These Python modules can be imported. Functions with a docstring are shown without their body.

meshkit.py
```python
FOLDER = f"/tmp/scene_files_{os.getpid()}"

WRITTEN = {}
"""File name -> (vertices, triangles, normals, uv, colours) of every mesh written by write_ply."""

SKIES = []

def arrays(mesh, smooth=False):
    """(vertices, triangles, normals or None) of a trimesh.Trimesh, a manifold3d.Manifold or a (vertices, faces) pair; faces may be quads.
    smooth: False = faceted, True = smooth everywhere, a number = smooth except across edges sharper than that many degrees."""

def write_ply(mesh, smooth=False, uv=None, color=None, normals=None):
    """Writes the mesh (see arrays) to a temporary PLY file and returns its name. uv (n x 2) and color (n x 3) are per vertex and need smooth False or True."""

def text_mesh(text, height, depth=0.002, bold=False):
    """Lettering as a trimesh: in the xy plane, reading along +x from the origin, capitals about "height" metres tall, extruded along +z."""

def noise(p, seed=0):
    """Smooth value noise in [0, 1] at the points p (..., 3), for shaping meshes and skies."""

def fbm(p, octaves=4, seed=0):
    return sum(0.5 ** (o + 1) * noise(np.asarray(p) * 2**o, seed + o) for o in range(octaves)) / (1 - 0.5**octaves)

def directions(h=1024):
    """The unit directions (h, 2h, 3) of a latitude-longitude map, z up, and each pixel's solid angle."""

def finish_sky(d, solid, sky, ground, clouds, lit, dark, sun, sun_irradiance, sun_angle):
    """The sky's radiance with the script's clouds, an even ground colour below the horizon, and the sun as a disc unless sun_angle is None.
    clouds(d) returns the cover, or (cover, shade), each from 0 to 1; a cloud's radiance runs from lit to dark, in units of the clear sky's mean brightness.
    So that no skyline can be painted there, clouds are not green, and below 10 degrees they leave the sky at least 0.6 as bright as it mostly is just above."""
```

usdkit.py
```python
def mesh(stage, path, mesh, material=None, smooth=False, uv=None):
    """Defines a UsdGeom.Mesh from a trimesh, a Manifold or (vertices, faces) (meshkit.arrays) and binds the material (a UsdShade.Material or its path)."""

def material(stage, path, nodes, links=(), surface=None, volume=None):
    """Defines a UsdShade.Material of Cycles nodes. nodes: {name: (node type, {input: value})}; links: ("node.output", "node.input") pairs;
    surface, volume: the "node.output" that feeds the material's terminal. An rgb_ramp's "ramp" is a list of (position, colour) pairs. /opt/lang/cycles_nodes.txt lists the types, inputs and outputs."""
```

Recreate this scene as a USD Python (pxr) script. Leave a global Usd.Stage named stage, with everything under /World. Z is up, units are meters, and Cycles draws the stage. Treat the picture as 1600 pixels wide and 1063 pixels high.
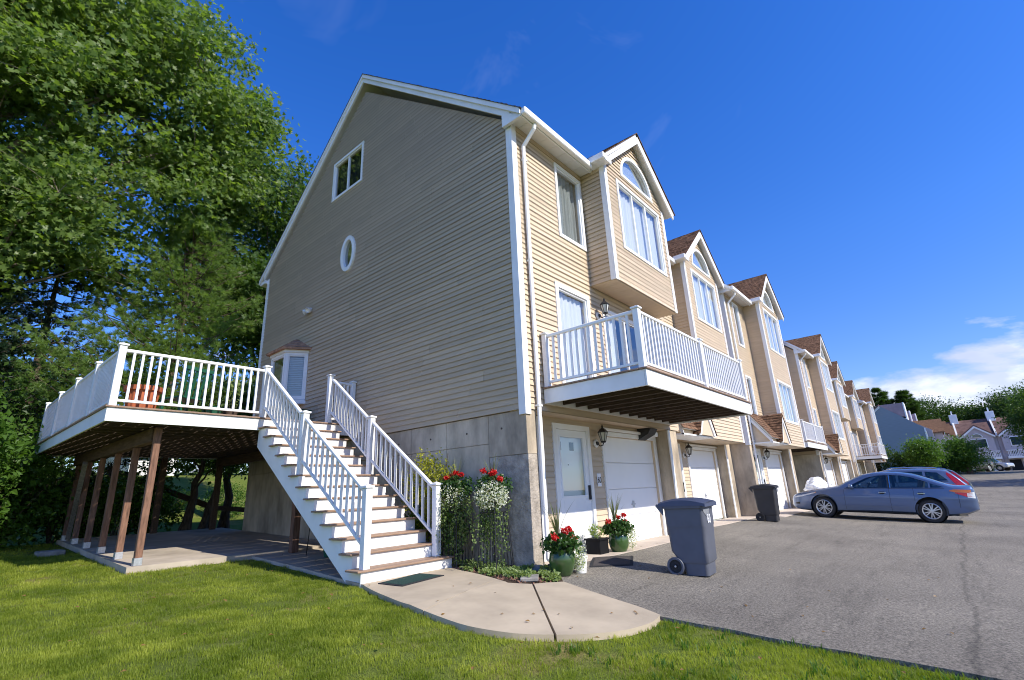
import math, random
import numpy as np, trimesh, shapely, usdkit, meshkit
from shapely.geometry import Polygon, MultiPolygon, LineString, Point, box as sbox
from scipy.interpolate import PchipInterpolator
from pxr import Usd, UsdGeom, UsdLux, UsdShade, Gf, Sdf, Vt

stage = Usd.Stage.CreateInMemory()
UsdGeom.SetStageUpAxis(stage, 'Z'); UsdGeom.SetStageMetersPerUnit(stage, 1.0)
UsdGeom.Xform.Define(stage, '/World'); UsdGeom.Scope.Define(stage, '/World/Looks')
RS = np.random.RandomState(7)

# ------------------------------------------------------------------ camera
cam = UsdGeom.Camera.Define(stage, '/World/camera')
cam.CreateHorizontalApertureAttr(36.0); cam.CreateVerticalApertureAttr(36.0 * 680 / 1024)
cam.CreateFocalLengthAttr(776.03 / 1600 * 36)
cam.CreateClippingRangeAttr((0.05, 5000.0))
R_ = np.array([0.65261525, -0.75641301, -0.04396241]); D_ = np.array([0.19580827, 0.22442072, -0.95461744]); F_ = np.array([0.73195112, 0.6143897, 0.29457231])
CAM = np.array([-6.3878, -5.1414, 1.1152])
cam.AddTransformOp().Set(Gf.Matrix4d(*R_, 0, *(-D_), 0, *(-F_), 0, *CAM, 1))
cam.CreateExposureAttr(1.0)

# ------------------------------------------------------------------ sky and sun
TOSUN = np.array([0.10, -1.0, 0.80]); TOSUN = TOSUN / np.linalg.norm(TOSUN)
SUN_EL = math.asin(TOSUN[2]); SUN_ROT = math.atan2(TOSUN[0], TOSUN[1])
usdkit.material(stage, '/World/Looks/sky', {
    'sky': ('sky_texture', {'sky_type': 'single_scattering', 'sun_disc': False, 'sun_elevation': SUN_EL, 'sun_rotation': SUN_ROT, 'air_density': 1.0, 'aerosol_density': 0.25, 'ozone_density': 3.5}),
    'sat': ('hsv', {'saturation': 1.33, 'value': 1.58, 'hue': 0.518}),
    'hz': ('rgb_ramp', {'ramp': [(0.0, (.66, .64, .70)), (.12, (.70, .68, .74)), (.40, (.95, .94, .95)), (.6, (1, 1, 1)), (1.0, (1, 1, 1))]}), 'hm': ('mix', {'mix_type': 'multiply', 'fac': 1.0}),
    'tc': ('texture_coordinate', {}),
    'xyz': ('separate_xyz', {}),
    'map': ('mapping', {'scale': (1.0, 1.0, 2.6), 'rotation': (0.0, 0.0, 0.17)}),
    'n': ('noise_texture', {'scale': 5.2, 'detail': 9.0, 'roughness': 0.55, 'distortion': 0.15}),
    'band': ('rgb_ramp', {'ramp': [(0.0, (.80, .80, .80)), (0.06, (.80, .80, .80)), (0.11, (.92, .92, .92)), (0.17, (.80, .80, .80)), (0.22, (.50, .50, .50)), (0.32, (.30, .30, .30)), (0.5, (0, 0, 0)), (1.0, (0, 0, 0))]}),
    'bias': ('math', {'math_type': 'multiply_add', 'value2': 0.36, 'value3': -0.29}),
    'sum': ('math', {'math_type': 'add'}),
    'cov': ('map_range', {'from_min': 0.485, 'from_max': 0.60, 'to_min': 0.0, 'to_max': 0.92, 'clamp': True}),
    'map2': ('mapping', {'scale': (1.0, 1.0, 1.0), 'location': (5.3, 0.7, 2.4)}),
    'n2': ('noise_texture', {'scale': 3.1, 'detail': 6.0, 'roughness': 0.6, 'distortion': 0.9}),
    'wisp': ('map_range', {'from_min': 0.62, 'from_max': 0.85, 'to_min': 0.0, 'to_max': 0.08, 'clamp': True}),
    'n3': ('noise_texture', {'scale': 11.0, 'detail': 6.0, 'roughness': 0.55}),
    'ccol': ('rgb_ramp', {'ramp': [(0.0, (3.4, 3.9, 5.4)), (0.50, (4.6, 5.1, 6.5)), (0.68, (7.4, 7.7, 8.5)), (1.0, (9.0, 9.0, 9.3))]}),
    'mixw': ('mix', {'color2': (7.5, 8.0, 9.5)}),
    'mixc': ('mix', {}),
    'bg': ('background_shader', {'strength': 0.082})},
    [('sky.color', 'sat.color'), ('tc.generated', 'map.vector'), ('map.vector', 'n.vector'), ('tc.generated', 'xyz.vector'), ('xyz.z', 'band.fac'), ('band.color', 'bias.value1'),
     ('n.fac', 'sum.value1'), ('bias.value', 'sum.value2'), ('sum.value', 'cov.value'), ('tc.generated', 'map2.vector'), ('map2.vector', 'n2.vector'), ('n2.fac', 'wisp.value'),
     ('map.vector', 'n3.vector'), ('n3.fac', 'ccol.fac'), ('xyz.z', 'hz.fac'), ('sat.color', 'hm.color1'), ('hz.color', 'hm.color2'), ('hm.color', 'mixw.color1'), ('wisp.result', 'mixw.fac'), ('mixw.color', 'mixc.color1'), ('ccol.color', 'mixc.color2'), ('cov.result', 'mixc.fac'), ('mixc.color', 'bg.color')],
    surface='bg.background')
dome = UsdLux.DomeLight.Define(stage, '/World/sky')
dome.GetPrim().SetCustomDataByKey('kind', 'structure')
dome.GetPrim().SetCustomDataByKey('label', 'deep blue summer sky with low white clouds at the right')
UsdShade.MaterialBindingAPI.Apply(dome.GetPrim()).Bind(UsdShade.Material.Get(stage, '/World/Looks/sky'))
sun = UsdLux.DistantLight.Define(stage, '/World/sun')
sun.CreateIntensityAttr(0.80); sun.CreateAngleAttr(0.53); sun.CreateColorAttr(Gf.Vec3f(1.0, 0.94, 0.84)); sun.GetPrim().CreateAttribute('inputs:normalize', Sdf.ValueTypeNames.Bool).Set(True)
zx = np.cross([0, 0, 1.0], TOSUN); zx /= np.linalg.norm(zx); zy = np.cross(TOSUN, zx)
sun.AddTransformOp().Set(Gf.Matrix4d(*zx, 0, *zy, 0, *TOSUN, 0, 0, 0, 60, 1))

# ------------------------------------------------------------------ mesh helpers
def _chamf():
    from scipy.spatial import ConvexHull
    h, c = 1.0, 0.3
    P = []
    for sx in (-1, 1):
        for sy in (-1, 1):
            for sz in (-1, 1):
                P += [(sx, sy, sz, 0), (sx, sy, sz, 1), (sx, sy, sz, 2)]
    pts = np.array([[s[k] * (h if k == s[3] else h - c) for k in range(3)] for s in P])
    hull = ConvexHull(pts); F = hull.simplices.copy()
    for i, f in enumerate(F):
        n = np.cross(pts[f[1]] - pts[f[0]], pts[f[2]] - pts[f[0]])
        if n @ pts[f].mean(0) < 0: F[i] = f[::-1]
    return np.array(P), F
CP, CF = _chamf()
BOXF = np.array([[0, 1, 3], [0, 3, 2], [4, 6, 7], [4, 7, 5], [0, 4, 5], [0, 5, 1], [2, 3, 7], [2, 7, 6], [0, 2, 6], [0, 6, 4], [1, 5, 7], [1, 7, 3]])

def tri2d(poly):
    out = []
    for p in (poly.geoms if hasattr(poly, 'geoms') else [poly]):
        if p.geom_type != 'Polygon' or p.area < 1e-7: continue
        p = shapely.geometry.polygon.orient(p)
        v, f = trimesh.creation.triangulate_polygon(p, engine='earcut')
        out.append((np.asarray(v), np.asarray(f), p))
    return out

class MB:
    def __init__(s): s.v, s.f, s.n = [], [], 0
    def add(s, v, f):
        v = np.asarray(v, float); f = np.asarray(f, int)
        if f.shape[1] == 4: f = np.vstack([f[:, [0, 1, 2]], f[:, [0, 2, 3]]])
        s.v.append(v); s.f.append(f + s.n); s.n += len(v); return s
    def box(s, x0, x1, y0, y1, z0, z1, c=0):
        lo = np.array([min(x0, x1), min(y0, y1), min(z0, z1)]); hi = np.array([max(x0, x1), max(y0, y1), max(z0, z1)])
        return s.obox((lo + hi) / 2, np.eye(3), (hi - lo) / 2, c)
    def obox(s, ctr, axes, half, c=0):
        half = np.asarray(half, float); c = min(c, 0.45 * half.min())
        if c <= 0:
            P = np.array([[sx, sy, sz] for sx in (-1, 1) for sy in (-1, 1) for sz in (-1, 1)]) * half
            return s.add(np.asarray(ctr) + P @ np.asarray(axes), BOXF)
        P = CP[:, :3] * (half[None] - c); k = CP[:, 3]
        P[np.arange(24), k] = CP[np.arange(24), k] * half[k]
        return s.add(np.asarray(ctr) + P @ np.asarray(axes), CF)
    def bar(s, p, q, w, h, up=(0, 0, 1), c=0):
        p = np.asarray(p, float); q = np.asarray(q, float); d = q - p; L = np.linalg.norm(d); d /= L
        a = np.cross(d, up); a /= np.linalg.norm(a); b = np.cross(a, d)
        return s.obox((p + q) / 2, np.array([d, a, b]), (L / 2, w / 2, h / 2), c)
    def tube(s, pts, r, sides=8):
        pts = np.asarray(pts, float); r = np.broadcast_to(r, (len(pts),))
        t = np.gradient(pts, axis=0); t /= np.linalg.norm(t, axis=1, keepdims=True) + 1e-12
        up = np.array([0, 0, 1.0]) if abs(t[0, 2]) < .9 else np.array([1.0, 0, 0])
        a = np.cross(t, up); a /= np.linalg.norm(a, axis=1, keepdims=True) + 1e-9; b = np.cross(t, a)
        th = np.arange(sides) * 2 * np.pi / sides
        v = pts[:, None] + r[:, None, None] * (np.cos(th)[None, :, None] * a[:, None] + np.sin(th)[None, :, None] * b[:, None])
        i, j = np.meshgrid(np.arange(len(pts) - 1), np.arange(sides), indexing='ij')
        q = np.stack([i * sides + j, i * sides + (j + 1) % sides, (i + 1) * sides + (j + 1) % sides, (i + 1) * sides + j], -1).reshape(-1, 4)
        v = v.reshape(-1, 3); n = len(v)
        s.add(np.vstack([v, pts[:1], pts[-1:]]), np.vstack([q[:, [0, 1, 2]], q[:, [0, 2, 3]],
              [[(k + 1) % sides, k, n] for k in range(sides)], [[n - sides + k, n - sides + (k + 1) % sides, n + 1] for k in range(sides)]]))
        return s
    def poly(s, poly, O, U, V, N, d):
        """A flat polygon extruded by d along N."""
        O, U, V, N = (np.asarray(x, float) for x in (O, U, V, N))
        for v, f, p in tri2d(poly):
            a = O + v[:, :1] * U + v[:, 1:] * V
            s.add(a + N * d, f); s.add(a, f[:, ::-1])
            for ring in [p.exterior, *p.interiors]:
                c = np.array(ring.coords)[:-1]; m = len(c); a = O + c[:, :1] * U + c[:, 1:] * V
                k = np.arange(m); s.add(np.vstack([a, a + N * d]), np.stack([k, (k + 1) % m, (k + 1) % m + m, k + m], 1))
        return s
    def lap(s, poly, O, U, V, N, v0, h, lo, hi, hollow=False):
        """One lapped course of a polygon: proud by lo at its foot (v0) and by hi at its head (v0+h)."""
        O, U, V, N = (np.asarray(x, float) for x in (O, U, V, N))
        off = lambda c: (lo + (hi - lo) * np.clip((c[:, 1:] - v0) / h, 0, 1))
        for v, f, p in tri2d(poly):
            a = O + v[:, :1] * U + v[:, 1:] * V
            s.add(a + N * off(v), f)
            for ring in [p.exterior, *p.interiors]:
                c = np.array(ring.coords)[:-1]; m = len(c); a = O + c[:, :1] * U + c[:, 1:] * V
                k = np.arange(m)
                if hollow: k = k[~((np.abs(c[k, 1] - v0) < 1e-4) & (np.abs(c[(k + 1) % m, 1] - v0) < 1e-4))]
                if len(k): s.add(np.vstack([a, a + N * off(c)]), np.stack([k, (k + 1) % m, (k + 1) % m + m, k + m], 1))
        return s
    def lathe(s, prof, ctr, n=20, axis=None, sq=None):
        prof = np.asarray(prof, float); th = np.arange(n) * 2 * np.pi / n; m = len(prof)
        X, Y, Z = (np.eye(3) if axis is None else axis)
        ctr = np.asarray(ctr, float)
        v = ctr + prof[:, None, :1] * (np.cos(th)[None, :, None] * X + np.sin(th)[None, :, None] * Y) + prof[:, None, 1:] * Z
        i, j = np.meshgrid(np.arange(m - 1), np.arange(n), indexing='ij')
        q = np.stack([i * n + j, i * n + (j + 1) % n, (i + 1) * n + (j + 1) % n, (i + 1) * n + j], -1).reshape(-1, 4)
        return s.add(v.reshape(-1, 3), q)
    def arrays(s): return np.vstack(s.v), np.vstack(s.f)

USED = {}
LOC = {}
def path_for(parent, name):
    base = '/World' if parent is None else str(parent.GetPath()); k = (base, name); USED[k] = USED.get(k, -1) + 1
    return f'{base}/{name}' + (f'_{USED[k]:03d}' if USED[k] else '')
def tag(p, label=None, cat=None, group=None, kind=None):
    for k, v in (('label', label), ('category', cat), ('group', group), ('kind', kind)):
        if v: p.SetCustomDataByKey(k, v)
    return p
def thing(name, label, cat, loc=(0, 0, 0), group=None, rotx=0.0, rotz=0.0):
    x = UsdGeom.Xform.Define(stage, path_for(None, name)); x.AddTranslateOp().Set(Gf.Vec3d(*map(float, loc)))
    if rotz: x.AddRotateZOp().Set(float(rotz))
    if rotx: x.AddRotateXOp().Set(float(rotx))
    LOC[str(x.GetPath())] = np.array(loc, float)
    return tag(x.GetPrim(), label, cat, group)
def copy_of(src, loc, label, cat=None, group=None, rotz=0.0):
    x = UsdGeom.Xform.Define(stage, path_for(None, src.GetName().rstrip('0123456789').rstrip('_'))); x.AddTranslateOp().Set(Gf.Vec3d(*map(float, loc)))
    if rotz: x.AddRotateZOp().Set(float(rotz))
    x.GetPrim().GetReferences().AddInternalReference(src.GetPath()); x.GetPrim().SetInstanceable(True)
    was = src.GetCustomData()
    return tag(x.GetPrim(), label, cat or was.get('category'), group or was.get('group'))
def put(name, mb, mat, parent=None, smooth=False, label=None, cat=None, group=None, kind=None, local=False):
    """Defines the mesh; points are given in world space (or, with local, relative to the thing)."""
    v, f = mb.arrays() if isinstance(mb, MB) else mb
    if parent is not None and not local:
        top = '/'.join(str(parent.GetPath()).split('/')[:3]); v = v - LOC.get(top, 0)
    m = usdkit.mesh(stage, path_for(parent, name), (v, f), mat, smooth)
    return tag(m.GetPrim(), label, cat, group, kind)

X1, Y1, Z1 = np.eye(3)

# ------------------------------------------------------------------ materials
M = {}
def mat(name, col, rough=0.6, var=0.12, scale=6.0, bump=0.0, bscale=60.0, spec=0.4, stretch=(1, 1, 1), col2=None, metal=0.0, coat=0.0, detail=6.0, dist=0.01, rand=0.0):
    """A principled surface whose colour drifts with a world-space noise; bump gives fine relief."""
    col = np.array(col, float); c2 = np.array(col2, float) if col2 is not None else col * (1 - 2 * var)
    c1 = col if col2 is not None else np.clip(col * (1 + var), 0, 1)
    n = {'g': ('geometry', {}), 'm': ('mapping', {'scale': stretch}), 'n': ('noise_texture', {'scale': scale, 'detail': detail, 'roughness': 0.62}),
         'r': ('rgb_ramp', {'ramp': [(0.28, tuple(c2)), (0.72, tuple(c1))]}),
         'p': ('principled_bsdf', {'roughness': rough, 'specular_ior_level': spec, 'metallic': metal, 'coat_weight': coat})}
    l = [('g.position', 'm.vector'), ('m.vector', 'n.vector'), ('n.fac', 'r.fac')]
    if rand:
        n |= {'oi': ('object_info', {}), 'mr': ('map_range', {'to_min': 1 - rand, 'to_max': 1 + rand * .6}), 'hv': ('hsv', {})}
        l += [('oi.random', 'mr.value'), ('mr.result', 'hv.value'), ('r.color', 'hv.color'), ('hv.color', 'p.base_color')]
    else:
        l += [('r.color', 'p.base_color')]
    if bump:
        n |= {'n2': ('noise_texture', {'scale': bscale, 'detail': 4.0, 'roughness': 0.6}), 'b': ('bump', {'strength': bump, 'distance': dist})}
        l += [('m.vector', 'n2.vector'), ('n2.fac', 'b.height'), ('b.normal', 'p.normal')]
    M[name] = usdkit.material(stage, '/World/Looks/' + name, n, l, surface='p.BSDF'); return M[name]

mat('siding', (.585, .462, .322), .55, .05, 1.3, .12, 40, .35, (1, 1, 5), rand=.085)
mat('white_trim', (.80, .795, .78), .42, .04, 1.7, .10, 30, .4, col2=(.69, .68, .65))
mat('white_vinyl', (.83, .825, .81), .38, .025, 2.2, .06, 35, .45, col2=(.73, .72, .69))
mat('door_white', (.82, .82, .81), .4, .02, 2.0)
mat('concrete_wall', (.49, .405, .30), .85, .3, 1.6, .5, 45, .25, (1, 1, .45), dist=.015)
mat('rough_concrete', (.42, .365, .30), .9, .25, 5, .9, 26, .25, dist=.03)
mat('walk_concrete', (.44, .365, .262), .88, .12, 1.4, .35, 160, .25)
mat('slab_concrete', (.44, .375, .295), .88, .16, 1.5, .3, 120, .25)
mat('apron_concrete', (.52, .44, .36), .88, .12, 2, .3, 120, .25)
mat('tread', (.33, .215, .145), .6, .16, 7, .2, 50, .35, (1, 9, 9), rand=.12)
mat('deck_board', (.30, .20, .14), .65, .18, 7, .2, 50, .3, (3, 3, 9), rand=.15)
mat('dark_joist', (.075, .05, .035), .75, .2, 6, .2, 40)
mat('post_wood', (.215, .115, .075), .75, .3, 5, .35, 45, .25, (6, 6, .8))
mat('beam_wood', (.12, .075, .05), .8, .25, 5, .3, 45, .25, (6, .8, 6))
mat('grey_wood', (.24, .21, .18), .8, .25, 5, .3, 45, .25, (6, 6, .8))
mat('zinc', (.55, .56, .58), .4, .12, 30, 0, 40, .5, metal=.8)
mat('shingle', (.215, .120, .070), .9, .42, 9, .6, 150, .2, (1, 1, 1), rand=.1)
mat('shingle_dark', (.10, .075, .065), .9, .3, 9, .6, 150, .2)
mat('shingle_tan', (.45, .27, .18), .9, .3, 9, .6, 150, .2)
mat('black_iron', (.018, .018, .02), .45, .2, 30, 0, 40, .5)
mat('rubber', (.03, .03, .032), .85, .2, 40, .4, 200, .3)
mat('green_mat', (.025, .062, .052), .95, .25, 60, .7, 260, .2)
mat('grey_mat', (.085, .075, .07), .95, .25, 50, .7, 260, .2)
mat('bin_grey', (.085, .092, .115), .5, .06, 6, .12, 260, .4)
mat('bin_lid', (.055, .068, .115), .42, .06, 6, .1, 200, .45)
mat('bin_black', (.028, .028, .031), .5, .1, 6, .1, 260, .4)
mat('ink', (.008, .008, .009), .7, .05, 5, spec=.15)
mat('paint_white', (.82, .82, .82), .6, .03, 5)
mat('green_glaze', (.036, .082, .018), .24, .25, 3, 0, 30, .6, coat=.4)
mat('white_pot', (.75, .74, .72), .5, .05, 4)
mat('terracotta', (.42, .115, .045), .7, .15, 6, .2, 90)
mat('green_plastic', (.012, .085, .045), .45, .1, 5)
mat('red_plastic', (.45, .03, .05), .45, .1, 5)
mat('soil', (.085, .06, .042), .95, .4, 14, .9, 60, .1, dist=.04)
mat('bark', (.155, .115, .085), .92, .35, 7, .9, 22, .15, (3, 3, .6), dist=.04)
mat('pale_bark', (.33, .27, .21), .9, .3, 7, .8, 22, .15, (3, 3, .6), dist=.03)
mat('stone_grey', (.30, .28, .25), .9, .25, 6, .6, 40)
mat('bag_white', (.82, .82, .82), .38, .05, 6, .5, 14, .45, dist=.03)
mat('blind', (.60, .62, .60), .6, .04, 4)
mat('curtain', (.72, .71, .68), .85, .05, 3, .3, 6, .2, (14, 14, .3), dist=.05)
mat('curtain_grey', (.30, .31, .29), .85, .2, 3, .3, 6, .2, (8, 8, .5), dist=.05)
mat('dark_room', (.012, .013, .014), .9, .3, 3)
mat('blue_siding', (.215, .245, .275), .6, .06, 2, .1, 30, .3, (1, 1, 8))
mat('far_siding', (.42, .37, .38), .6, .06, 2, .1, 30, .3, (1, 1, 8))
mat('far_roof', (.16, .095, .08), .9, .25, 1.5, .4, 20, .2)
mat('far_box', (.30, .22, .23), .8, .1, 2)
mat('lamp_glass', (.55, .55, .50), .15, .05, 6, spec=.6)
mat('tyre', (.022, .022, .023), .85, .15, 30, .2, 120)
mat('rim', (.62, .63, .65), .28, .05, 9, metal=.85, spec=.5)
mat('chrome', (.75, .76, .78), .12, .03, 9, metal=1.0)
mat('car_dark', (.012, .012, .013), .5, .1, 9)
mat('car_glass', (.018, .03, .034), .04, .1, 2, spec=.8, coat=.5)
mat('headlamp', (.62, .64, .64), .12, .12, 30, spec=.8, coat=.6)
mat('amber', (.50, .14, .02), .2, .1, 20, coat=.6)
mat('tail_red', (.42, .012, .016), .2, .15, 20, coat=.6)
def paint(name, col, metal=.35):
    M[name] = usdkit.material(stage, '/World/Looks/' + name, {
        'n': ('noise_texture', {'scale': 900.0, 'detail': 2.0}), 'r': ('rgb_ramp', {'ramp': [(.3, tuple(np.array(col) * .82)), (.7, tuple(np.array(col) * 1.18))]}),
        'g': ('geometry', {}), 'p': ('principled_bsdf', {'metallic': metal, 'roughness': .38, 'coat_weight': 1.0, 'coat_roughness': .04, 'specular_ior_level': .5})},
        [('g.position', 'n.vector'), ('n.fac', 'r.fac'), ('r.color', 'p.base_color')], surface='p.BSDF')
paint('paint_blue', (.085, .130, .235), .55); paint('paint_blue2', (.12, .16, .26), .5); paint('paint_black', (.004, .0045, .006), .0); paint('paint_silver', (.42, .43, .45), .6)
# window glass: clear, mirrors the sky by Fresnel
M['car_pane'] = usdkit.material(stage, '/World/Looks/car_pane', {
    'lw': ('layer_weight', {'blend': 0.5}), 'pw': ('math', {'math_type': 'power', 'value2': 3.2}), 'f': ('math', {'math_type': 'multiply_add', 'value2': .85, 'value3': .07}), 't': ('transparent_bsdf', {'color': (.50, .60, .58)}), 'g': ('glossy_bsdf', {'color': (.95, .97, 1.0), 'roughness': .01}), 'm': ('mix_closure', {})},
    [('lw.facing', 'pw.value1'), ('pw.value', 'f.value1'), ('f.value', 'm.fac'), ('t.BSDF', 'm.closure1'), ('g.BSDF', 'm.closure2')], surface='m.closure')
mat('seat_cloth', (.10, .095, .09), .9, .15, 20, .2, 200)
M['pane'] = usdkit.material(stage, '/World/Looks/pane', {
    'lw': ('layer_weight', {'blend': 0.5}), 'pw': ('math', {'math_type': 'power', 'value2': 3.0}), 'f': ('math', {'math_type': 'multiply_add', 'value2': .86, 'value3': .09}), 't': ('transparent_bsdf', {'color': (.86, .90, .92)}), 'g': ('glossy_bsdf', {'color': (.95, .97, 1.0), 'roughness': .015}), 'm': ('mix_closure', {})},
    [('lw.facing', 'pw.value1'), ('pw.value', 'f.value1'), ('f.value', 'm.fac'), ('t.BSDF', 'm.closure1'), ('g.BSDF', 'm.closure2')], surface='m.closure')
def leafmat(name, a, b, trans=.35, rough=.45, c=None, spec=.35, wn=.38, wr=.62, off=0.0, nscale=.7):
    a, b = np.array(a), np.array(b)
    M[name] = usdkit.material(stage, '/World/Looks/' + name, {
        'g': ('geometry', {}), 'n': ('noise_texture', {'scale': nscale, 'detail': 5.0, 'roughness': .62}), 'add': ('math', {'math_type': 'multiply_add', 'value2': wr}), 'half': ('math', {'math_type': 'multiply_add', 'value2': wn, 'value3': off}),
        'r': ('rgb_ramp', {'ramp': [(.12, tuple(a)), (.62, tuple(b)), (.9, tuple(np.array(c) if c is not None else b * 1.25))]}),
        'p': ('principled_bsdf', {'roughness': rough, 'specular_ior_level': spec}), 't': ('translucent_bsdf', {}), 'tc': ('mix', {'mix_type': 'multiply', 'fac': 1.0, 'color2': (1.75, 1.8, .65)}), 'm': ('mix_closure', {'fac': trans})},
        [('g.position', 'n.vector'), ('n.fac', 'half.value1'), ('g.random_per_island', 'add.value1'), ('half.value', 'add.value3'), ('add.value', 'r.fac'), ('r.color', 'p.base_color'), ('r.color', 'tc.color1'), ('tc.color', 't.color'), ('p.BSDF', 'm.closure1'), ('t.BSDF', 'm.closure2')], surface='m.closure')
leafmat('leaf_maple', (.100, .165, .034), (.270, .345, .095), .50, .42, (.50, .54, .31))
leafmat('leaf_dark', (.042, .090, .016), (.125, .190, .034), .45)
leafmat('leaf_bright', (.060, .130, .017), (.135, .235, .032), .42)
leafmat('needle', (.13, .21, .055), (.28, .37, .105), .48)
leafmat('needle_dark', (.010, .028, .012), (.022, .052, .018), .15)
leafmat('leaf_yellow', (.24, .26, .025), (.52, .48, .06), .4)
leafmat('leaf_geranium', (.028, .075, .016), (.07, .14, .03), .3)
leafmat('leaf_variegated', (.14, .21, .06), (.42, .46, .20), .35)
leafmat('spike', (.10, .13, .05), (.26, .24, .12), .2)
leafmat('petal_red', (.45, .008, .010), (.70, .02, .018), .3)
leafmat('petal_white', (.60, .62, .56), (.82, .82, .78), .3)
leafmat('grass_blade', (.150, .200, .020), (.340, .375, .060), .50, .5, (.62, .52, .22), .25, wn=2.1, wr=.40, off=-.77, nscale=1.3)
leafmat('fallen', (.20, .11, .035), (.36, .24, .08), .2)
leafmat('far_leaf', (.034, .074, .015), (.088, .145, .030), .32)
# lawn sheet: soil and thatch seen between the blades
M['lawn'] = usdkit.material(stage, '/World/Looks/lawn', {
    'g': ('geometry', {}), 'n1': ('noise_texture', {'scale': 1.1, 'detail': 5.0}), 'n2': ('noise_texture', {'scale': 55.0, 'detail': 5.0, 'roughness': .7}),
    'r1': ('rgb_ramp', {'ramp': [(.30, (.12, .165, .024)), (.55, (.155, .195, .034)), (.72, (.27, .23, .08))]}), 'r2': ('rgb_ramp', {'ramp': [(.3, (.45, .45, .42)), (.7, (1.25, 1.25, 1.2))]}),
    'mx': ('mix', {'mix_type': 'multiply', 'fac': 1.0}), 'b': ('bump', {'strength': .8, 'distance': .04}), 'p': ('principled_bsdf', {'roughness': .9, 'specular_ior_level': .15})},
    [('g.position', 'n1.vector'), ('g.position', 'n2.vector'), ('n1.fac', 'r1.fac'), ('n2.fac', 'r2.fac'), ('r1.color', 'mx.color1'), ('r2.color', 'mx.color2'), ('mx.color', 'p.base_color'), ('n2.fac', 'b.height'), ('b.normal', 'p.normal')], surface='p.BSDF')
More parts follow.
